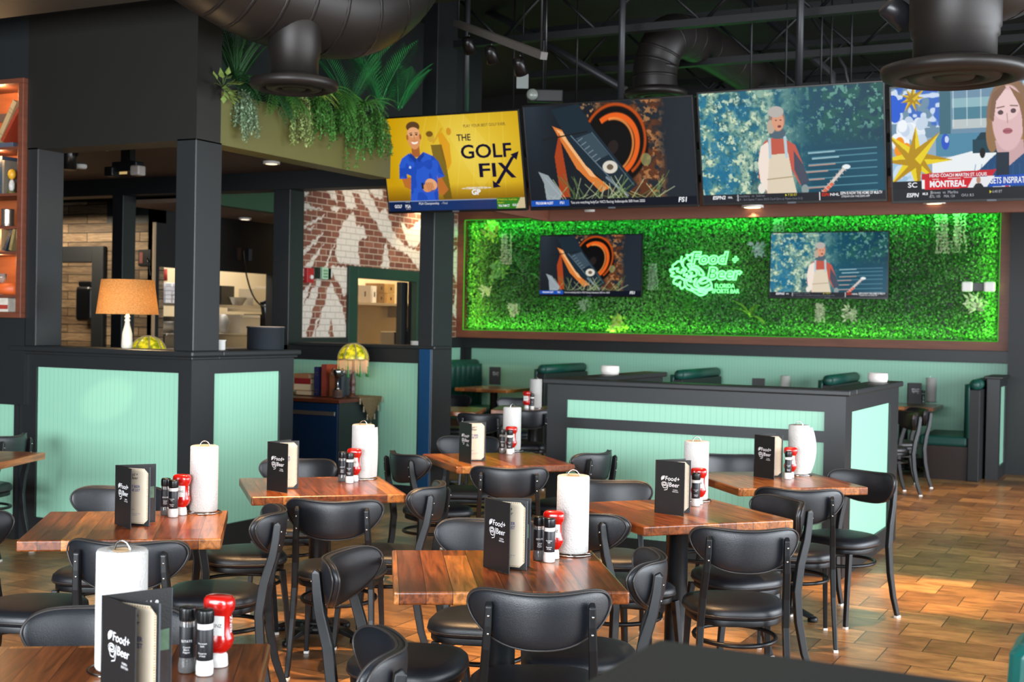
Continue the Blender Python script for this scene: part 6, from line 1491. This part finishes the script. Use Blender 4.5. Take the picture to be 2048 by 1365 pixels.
# kitchen things behind the hatch: placed on a counter at x = -11.2
KX = -10.75
def KQ(px, py, X=KX): q = at_x(px, py, X); return q.y, q.z
y0, _ = KQ(300, 680); y1, _ = KQ(560, 680)
KZ = KQ(500, 667)[1]
kc = thing('kitchen_counter', 'stainless kitchen counter seen through the serving hatch', 'counter', (KX, y0, 0))
MB().box(-.45, .25, 0, y1 - y0 + .2, KZ - .03, KZ).build('worktop', STEEL, kc, .005); MB().box(-.42, .2, .03, y1 - y0 + .17, 0, KZ - .03).build('cabinet_body', STEEL, kc)
_, zs = KQ(500, 612); ks = thing('steel_shelf', 'stainless upper shelf in the kitchen hatch', 'shelf', (KX - .1, y0, zs)); MB().box(-.2, .2, 0, y1 - y0 + .3, -.03, 0).build('board', STEEL, ks)
for yy in (.1, 1.2, y1 - y0): MB().box(-.02, .02, yy, yy + .03, KZ - zs, -.03).build('bracket', STEEL, ks)
for k in range(4):
    yy, z = KQ(322 + k * 15, 590); t = thing('takeout_box_stack', ['first', 'second', 'third', 'fourth'][k] + ' white stack of takeout boxes from the timber wall on the kitchen shelf', 'boxes', (KX - .1, yy, zs), 0, 'white takeout boxes in the kitchen'); b = MB()
    for i in range(5): b.box(-.1, .1, -.05, .05, i * .05, i * .05 + .046)
    b.build('boxes', mat('foam_white', 'e4e4ea', .6), t, .006)
def kthing(name, px, py, label, cat, mb, m, z=None, X=KX, bev=.003, group=None):
    yy, zz = KQ(px, py, X); o = mb.build(name, m, None, bev); o.location = (X, yy, zz if z is None else z); return tag(o, label, cat, group)
kthing('steel_pan', 463, 606, 'shiny steel pan on the kitchen shelf', 'pan', MB().lathe([(.001, .0), (.14, 0), (.2, .1), (.21, .1), (.15, .0), (.001, -.0)][:4] + [(.19, .09), (.13, .01), (.001, .01)], 24), STEEL, zs + .001)
kthing('steel_box', 505, 606, 'square steel container on the kitchen shelf', 'container', MB().box(-.12, .12, -.14, .14, 0, .22), STEEL, zs + .001)
kthing('steel_box', 532, 606, 'tall steel container at the right end of the kitchen shelf', 'container', MB().box(-.12, .12, -.1, .1, 0, .26), STEEL, zs + .001)
kthing('black_bin', 443, 600, 'black plastic bin at the left of the right kitchen hatch', 'bin', MB().box(-.1, .1, -.13, .13, 0, .24), BLKPL, zs + .001)
kthing('plastic_bag', 446, 620, 'crumpled clear bag on the kitchen counter below the black bin', 'bag', MB().lathe([(.012, .1), (.05, .08), (.075, .0), (.06, -.1), (.03, -.14)], 18, wave=lambda a, z: 1 + .3 * math.sin(5 * a + z * 30)), mat('film', 'c9c4bc', .2, alpha=.8), KZ + .145, KX + .12, 0)
kthing('kitchen_appliance', 490, 660, 'steel appliance with a large plain front in the kitchen', 'appliance', MB().box(-.2, .12, -.26, .16, 0, .24).box(.12, .14, -.24, .14, .2, .215), mat('warm_steel', 'c9c3b6', .4, .3), KZ + .001)
kthing('dark_oven', 522, 660, 'dark fronted oven beside the plain steel appliance', 'oven', MB().box(-.2, .12, -.11, .11, 0, .25).box(.12, .14, -.09, .09, .19, .205), BLKPL, KZ + .001)
kthing('steel_rail', 490, 618, 'steel ticket rail under the kitchen shelf', 'rail', MB().box(.2, .22, -.6, .5, -.05, -.005), STEEL, zs - .031)
kthing('steel_bowl', 331, 680, 'steel bowl on the kitchen counter left of the host column', 'bowl', MB().lathe([(.05, 0), (.13, .06), (.16, .14), (.15, .14), (.12, .065), (.001, .012)], 24), STEEL, KZ + .001)
kthing('steel_tray', 352, 690, 'steel tray stack on the left of the kitchen counter', 'tray', MB().box(-.2, .2, -.15, .25, 0, .05).box(-.19, .19, -.14, .24, .07, .12).box(-.18, .18, -.13, .23, .14, .2), STEEL, KZ + .001)
kthing('order_monitor', 540, 630, 'tilted order screen hanging at the right end of the hatch', 'monitor', MB().box(-.02, .02, -.14, .14, -.2, .2, M=Matrix.Rotation(.25, 4, 'X')), BLKPL, None, -10.15)
kthing('monitor_screen', 543, 632, 'lit face of the order screen at the right end of the hatch', 'screen', MB().box(-.003, .003, -.11, .11, -.17, .17, M=Matrix.Rotation(.25, 4, 'X')), emat('order_screen', '9fa8ac', .8), None, -10.12, 0)
tag(MB().tube(arc_pts([at_x(487, 500, -9.86), at_x(492, 545, -9.86), at_x(503, 585, -9.9), at_x(518, 608, -10.0), at_x(535, 615, -10.1)]), .01, 8).build('monitor_cable', BLKPL), 'black cable looping down from the kitchen wall outlet to the order screen', 'cable')
q = at_x(489, 509, -9.9); t = thing('wall_outlet', 'dark outlet pair on the black kitchen wall', 'outlet', (-9.9, q.y, q.z)); MB().box(0, .02, -.14, -.08, -.07, .07).build('plate', mat('brown_plate', '3a2622', .5), t); MB().box(0, .02, .08, .12, -.07, .07).build('plate', SIL, t)
for k, px in enumerate((320, 331)):
    o = MB().tube([(0, 0, .08), (0, .005, -.07)], .022, 8).build('oven_mitt', mat('red_mitt', '9a2a22', .7)); q = at_x(px, 551, -10.3); o.location = (-11.37, at_x(px, 551, -11.37).y, at_x(px, 551, -11.37).z); tag(o, ['left', 'right'][k] + ' red glove hanging on the cream kitchen wall', 'glove', 'red gloves on the kitchen wall')
for k, (px, py, w_, lb) in enumerate(((345, 560, .5, 'cream wall panel at the left of the kitchen'), (510, 560, .9, 'cream wall panel over the kitchen shelf'))): pass
# storeroom shelf with cartons
def SQ(px, py, X=-10.15): q = at_x(px, py, X); return q.y, q.z
yA, zsh = SQ(712, 605); yB_, _ = SQ(806, 605)
ss = thing('storeroom_shelf', 'pale shelf with brackets in the storeroom behind the brick wall', 'shelf', (-10.15, yA, zsh)); MB().box(-.2, .15, -.3, yB_ - yA + .4, -.035, 0).build('board', mat('pale_shelf', 'a8957a', .6), ss); MB().box(-.2, .05, yB_ - yA - .1, yB_ - yA - .06, -.2, -.035).build('bracket', STEEL, ss)
CB = [mat('carton_tan', 'b08a50', .7), mat('carton_brown', '7a5c3a', .7), mat('carton_grey', '9a8c7c', .7), mat('carton_white', 'd8d0c4', .7)]
for k, (px, zo, w_, h_, mi, lb) in enumerate(((724, 0, .3, .24, 2, 'grey carton at the left of the storeroom shelf'), (743, 0, .1, .24, 3, 'narrow white carton on the storeroom shelf'), (757, 0, .15, .14, 1, 'lower brown carton in the middle of the storeroom shelf'), (757, .145, .15, .14, 1, 'upper brown carton in the middle of the storeroom shelf'), (776, 0, .2, .14, 0, 'lower tan carton at the right of the storeroom shelf'), (776, .145, .2, .14, 0, 'upper tan carton at the right of the storeroom shelf'))):
    yy, _ = SQ(px, 600); t = thing('carton', lb, 'box', (-10.15, yy, zsh + zo + .001), 0, 'cartons on the storeroom shelf'); MB().box(-.18, .05, -w_ / 2, w_ / 2, 0, h_).build('carton_body', CB[mi], t, .003); MB().box(.05, .0515, -.015, .015, h_ * .35, h_ * .65).build('hand_hole', mat('dark_slot', '2c2015', .8), t)
yy, _ = at_x(790, 690, -9.4).y, 0; zc = at_x(790, 690, -9.4).z - .02
st = thing('storeroom_counter', 'counter holding the soda gun in the storeroom doorway', 'counter', (-9.4, yy, 0)); MB().box(-.3, .25, -.5, .4, 0, zc).build('body', STEEL, st)
t = thing('soda_dispenser', 'black soda dispenser nozzles in the storeroom doorway', 'dispenser', (-9.4, yy, zc)); MB().box(-.1, .12, -.22, .2, 0, .2).build('housing', mat('dispenser_steel', '7a7266', .4, .5), t, .01)
for k in range(4): MB().lathe([(.012, .05), (.016, .08), (.02, .18), (.03, .25), (.001, .27)], 12, M=Matrix.Translation((.14, -.15 + k * .09, 0))).build('nozzle', BLKPL, t)
# devices on the brick wall
def onbrick(name, px, py, lb, cat, w_, h_, m, d=.05):
    q = at_x(px, py, XL); o = MB().box(0, d, -w_ / 2, w_ / 2, -h_ / 2, h_ / 2).build(name, m, None, .006); o.location = (XL, q.y, q.z); return tag(o, lb, cat)
o = onbrick('fire_alarm_strobe', 614, 551, 'red fire alarm strobe on the brick wall beside the hall column', 'fire alarm', .13, .17, mat('alarm_red', 'b0202a', .4)); MB().lathe([(.001, 0), (.028, 0), (.022, .02), (.001, .024)], 14, M=Matrix.Translation((.05, .01, -.02)) @ Matrix.Rotation(PI / 2, 4, 'Y')).build('lens', WHITE, o)
onbrick('black_sensor_box', 640, 547, 'black box behind the green keypad on the brick wall', 'sensor', .34, .13, BLKPL, .04)
o = onbrick('keypad', 641, 547, 'pale green keypad on the brick wall', 'keypad', .12, .14, mat('keypad_green', 'a8c8a8', .4), .07); b = MB()
for i in range(3):
    for j in range(3): b.box(.07, .074, -.04 + i * .03, -.02 + i * .03, -.05 + j * .035, -.03 + j * .035)
b.build('buttons', mat('keypad_button', '5f8a68', .5), o)
onbrick('thermostat', 656, 547, 'small white thermostat right of the keypad', 'thermostat', .07, .1, mat('thermostat_white', 'c2ccc0', .5), .04)
# track light
p0, p1 = at_y(912, 46, 8.9), at_y(1088, 112, 7.9)
t = thing('track_light', 'dark ceiling track with three spot heads above the golf screen', 'track light', p0)
MB().bar([(0, 0, 0), p1 - p0], .05, .05, up=(0, 0, 1)).build('rail', mat('track_grey', '4e4a47', .45), t)
for px, py in ((942, 58), (990, 78), (1046, 98)):
    f_ = (px - 912) / 176; a = (p1 - p0) * f_; h = MB()
    h.tube([a + Vector((0, 0, -.02)), a + Vector((0, 0, -.09))], .008, 6); h.lathe([(.03, .07), (.045, .05), (.05, -.05), (.044, -.055), (.04, -.03), (.001, -.02)], 20, M=Matrix.Translation(a + Vector((0, 0, -.14))) @ Matrix.Rotation(.6, 4, 'X')); o = h.build('spot_head', mat('dark_gloss', '1c1b1b', .25, .6), t)
b = MB()
for f_ in (.03, .97): a = (p1 - p0) * f_; b.tube([a, a + Vector((0, 0, 4.7 - p0.z - a.z))], .008, 6)
b.build('suspension_wire', ROOFM, t)
q = at_d(1045, 163, 11); t = MB().box(-.05, .05, -.01, .01, -.06, .06).build('junction_box_tag', mat('grey_tag', '8a8f8c', .6)); t.location = q; tag(t, 'small pale square plate hanging in the dark roof right of the track light', 'plate'); t.rotation_euler = (0, 0, TH)
MB().tube([(0, 0, .06), (0, 0, 4.7 - q.z)], .004, 5).build('hanger_wire', ROOFM, t)
q = at_d(1090, 192, 10.2); t = thing('emergency_light', 'dark twin-head emergency light in the roof above the wheel screen', 'emergency light', q, TH); MB().box(-.14, .14, -.03, .05, -.05, .05).build('body', BLKPL, t, .01); MB().lathe([(.05, 0), (.04, .05), (.001, .05)], 18, M=Matrix.Translation((-.1, -.03, 0)) @ Matrix.Rotation(PI / 2, 4, 'X')).build('lamp_head', mat('lens_dull', '6a706a', .3), t); MB().tube([(0, 0, .05), (0, 0, 4.7 - q.z)], .008, 6).build('stem', BLKPL, t)
q = at_d(1800, 30, 6.3); t = thing('roof_spotlight', 'small dark spotlight beside the big right duct', 'spotlight', q, TH)
MB().lathe([(.05, .09), (.06, .07), (.065, -.05), (.05, -.05), (.04, -.02), (.001, -.01)], 20, M=Matrix.Rotation(-.9, 4, 'Y')).build('lamp_head', mat('spot_black', '26262a', .3, .3), t); MB().tube([(0, 0, 0), (.02, 0, .2), (.02, 0, 4.7 - q.z)], .01, 6).build('stem', ROOFM, t)
# green light washing the palms and pipes, warm light on the fascia and ceiling things
spot('canopy_green_glow', (-4.95, 9.55, 3.1), (-5.75, 8.4, 3.4), 60, (.05, 1, .3), 80, .8, .1); spot('canopy_green_glow', (-5.25, 9.95, 2.95), (at_y(931, 100, 9.55).x, 9.55, 3.9), 45, (.05, 1, .3), 50, .8, .1)
spot('fascia_wash', (-4.7, 6.1, 3.9), (-5.65, 7.6, 3.0), 26, (1, .82, .45), 60, .9)
area('ceiling_bounce', (-2.8, 5.5, 4.5), (-2.8, 5.5, 0), 5, 6, 60, (1, .88, .75))
# warm pools over the tables, plus two spots added for the aisle's sun patch
fa, fb = at_z(1790, 1185, 0), at_z(1960, 1200, 0)
for (sx, sy, tx, ty, p_, d_) in ((fa.x + .1, fa.y - .4, fa.x, fa.y, 150, 17), (fb.x + .1, fb.y - .4, fb.x, fb.y, 130, 17), (-2.9, 4.7, -2.75, 4.7, 110, 42), (-4.6, 4.6, -4.5, 4.8, 60, 40), (-3.4, 6.3, -3.4, 6.3, 100, 42), (-1.6, 6.4, -1.6, 6.4, 55, 34), (-1.4, 12.6, -1.1, 12.6, 50, 50)):
    spot('ceiling_spot_beam', (sx, sy, 4.3), (tx, ty, 0), p_ * 9, (1, .58, .25), d_, .4, .06)
# narrow spot added for the reflected sun patch on the host stand panel
q = at_y(215, 800, 6.65); spot('sun_glint', (q.x + 3.2, 4.4, 2.2), q, 260, (1, .85, .6), 4.5, .6, .02)
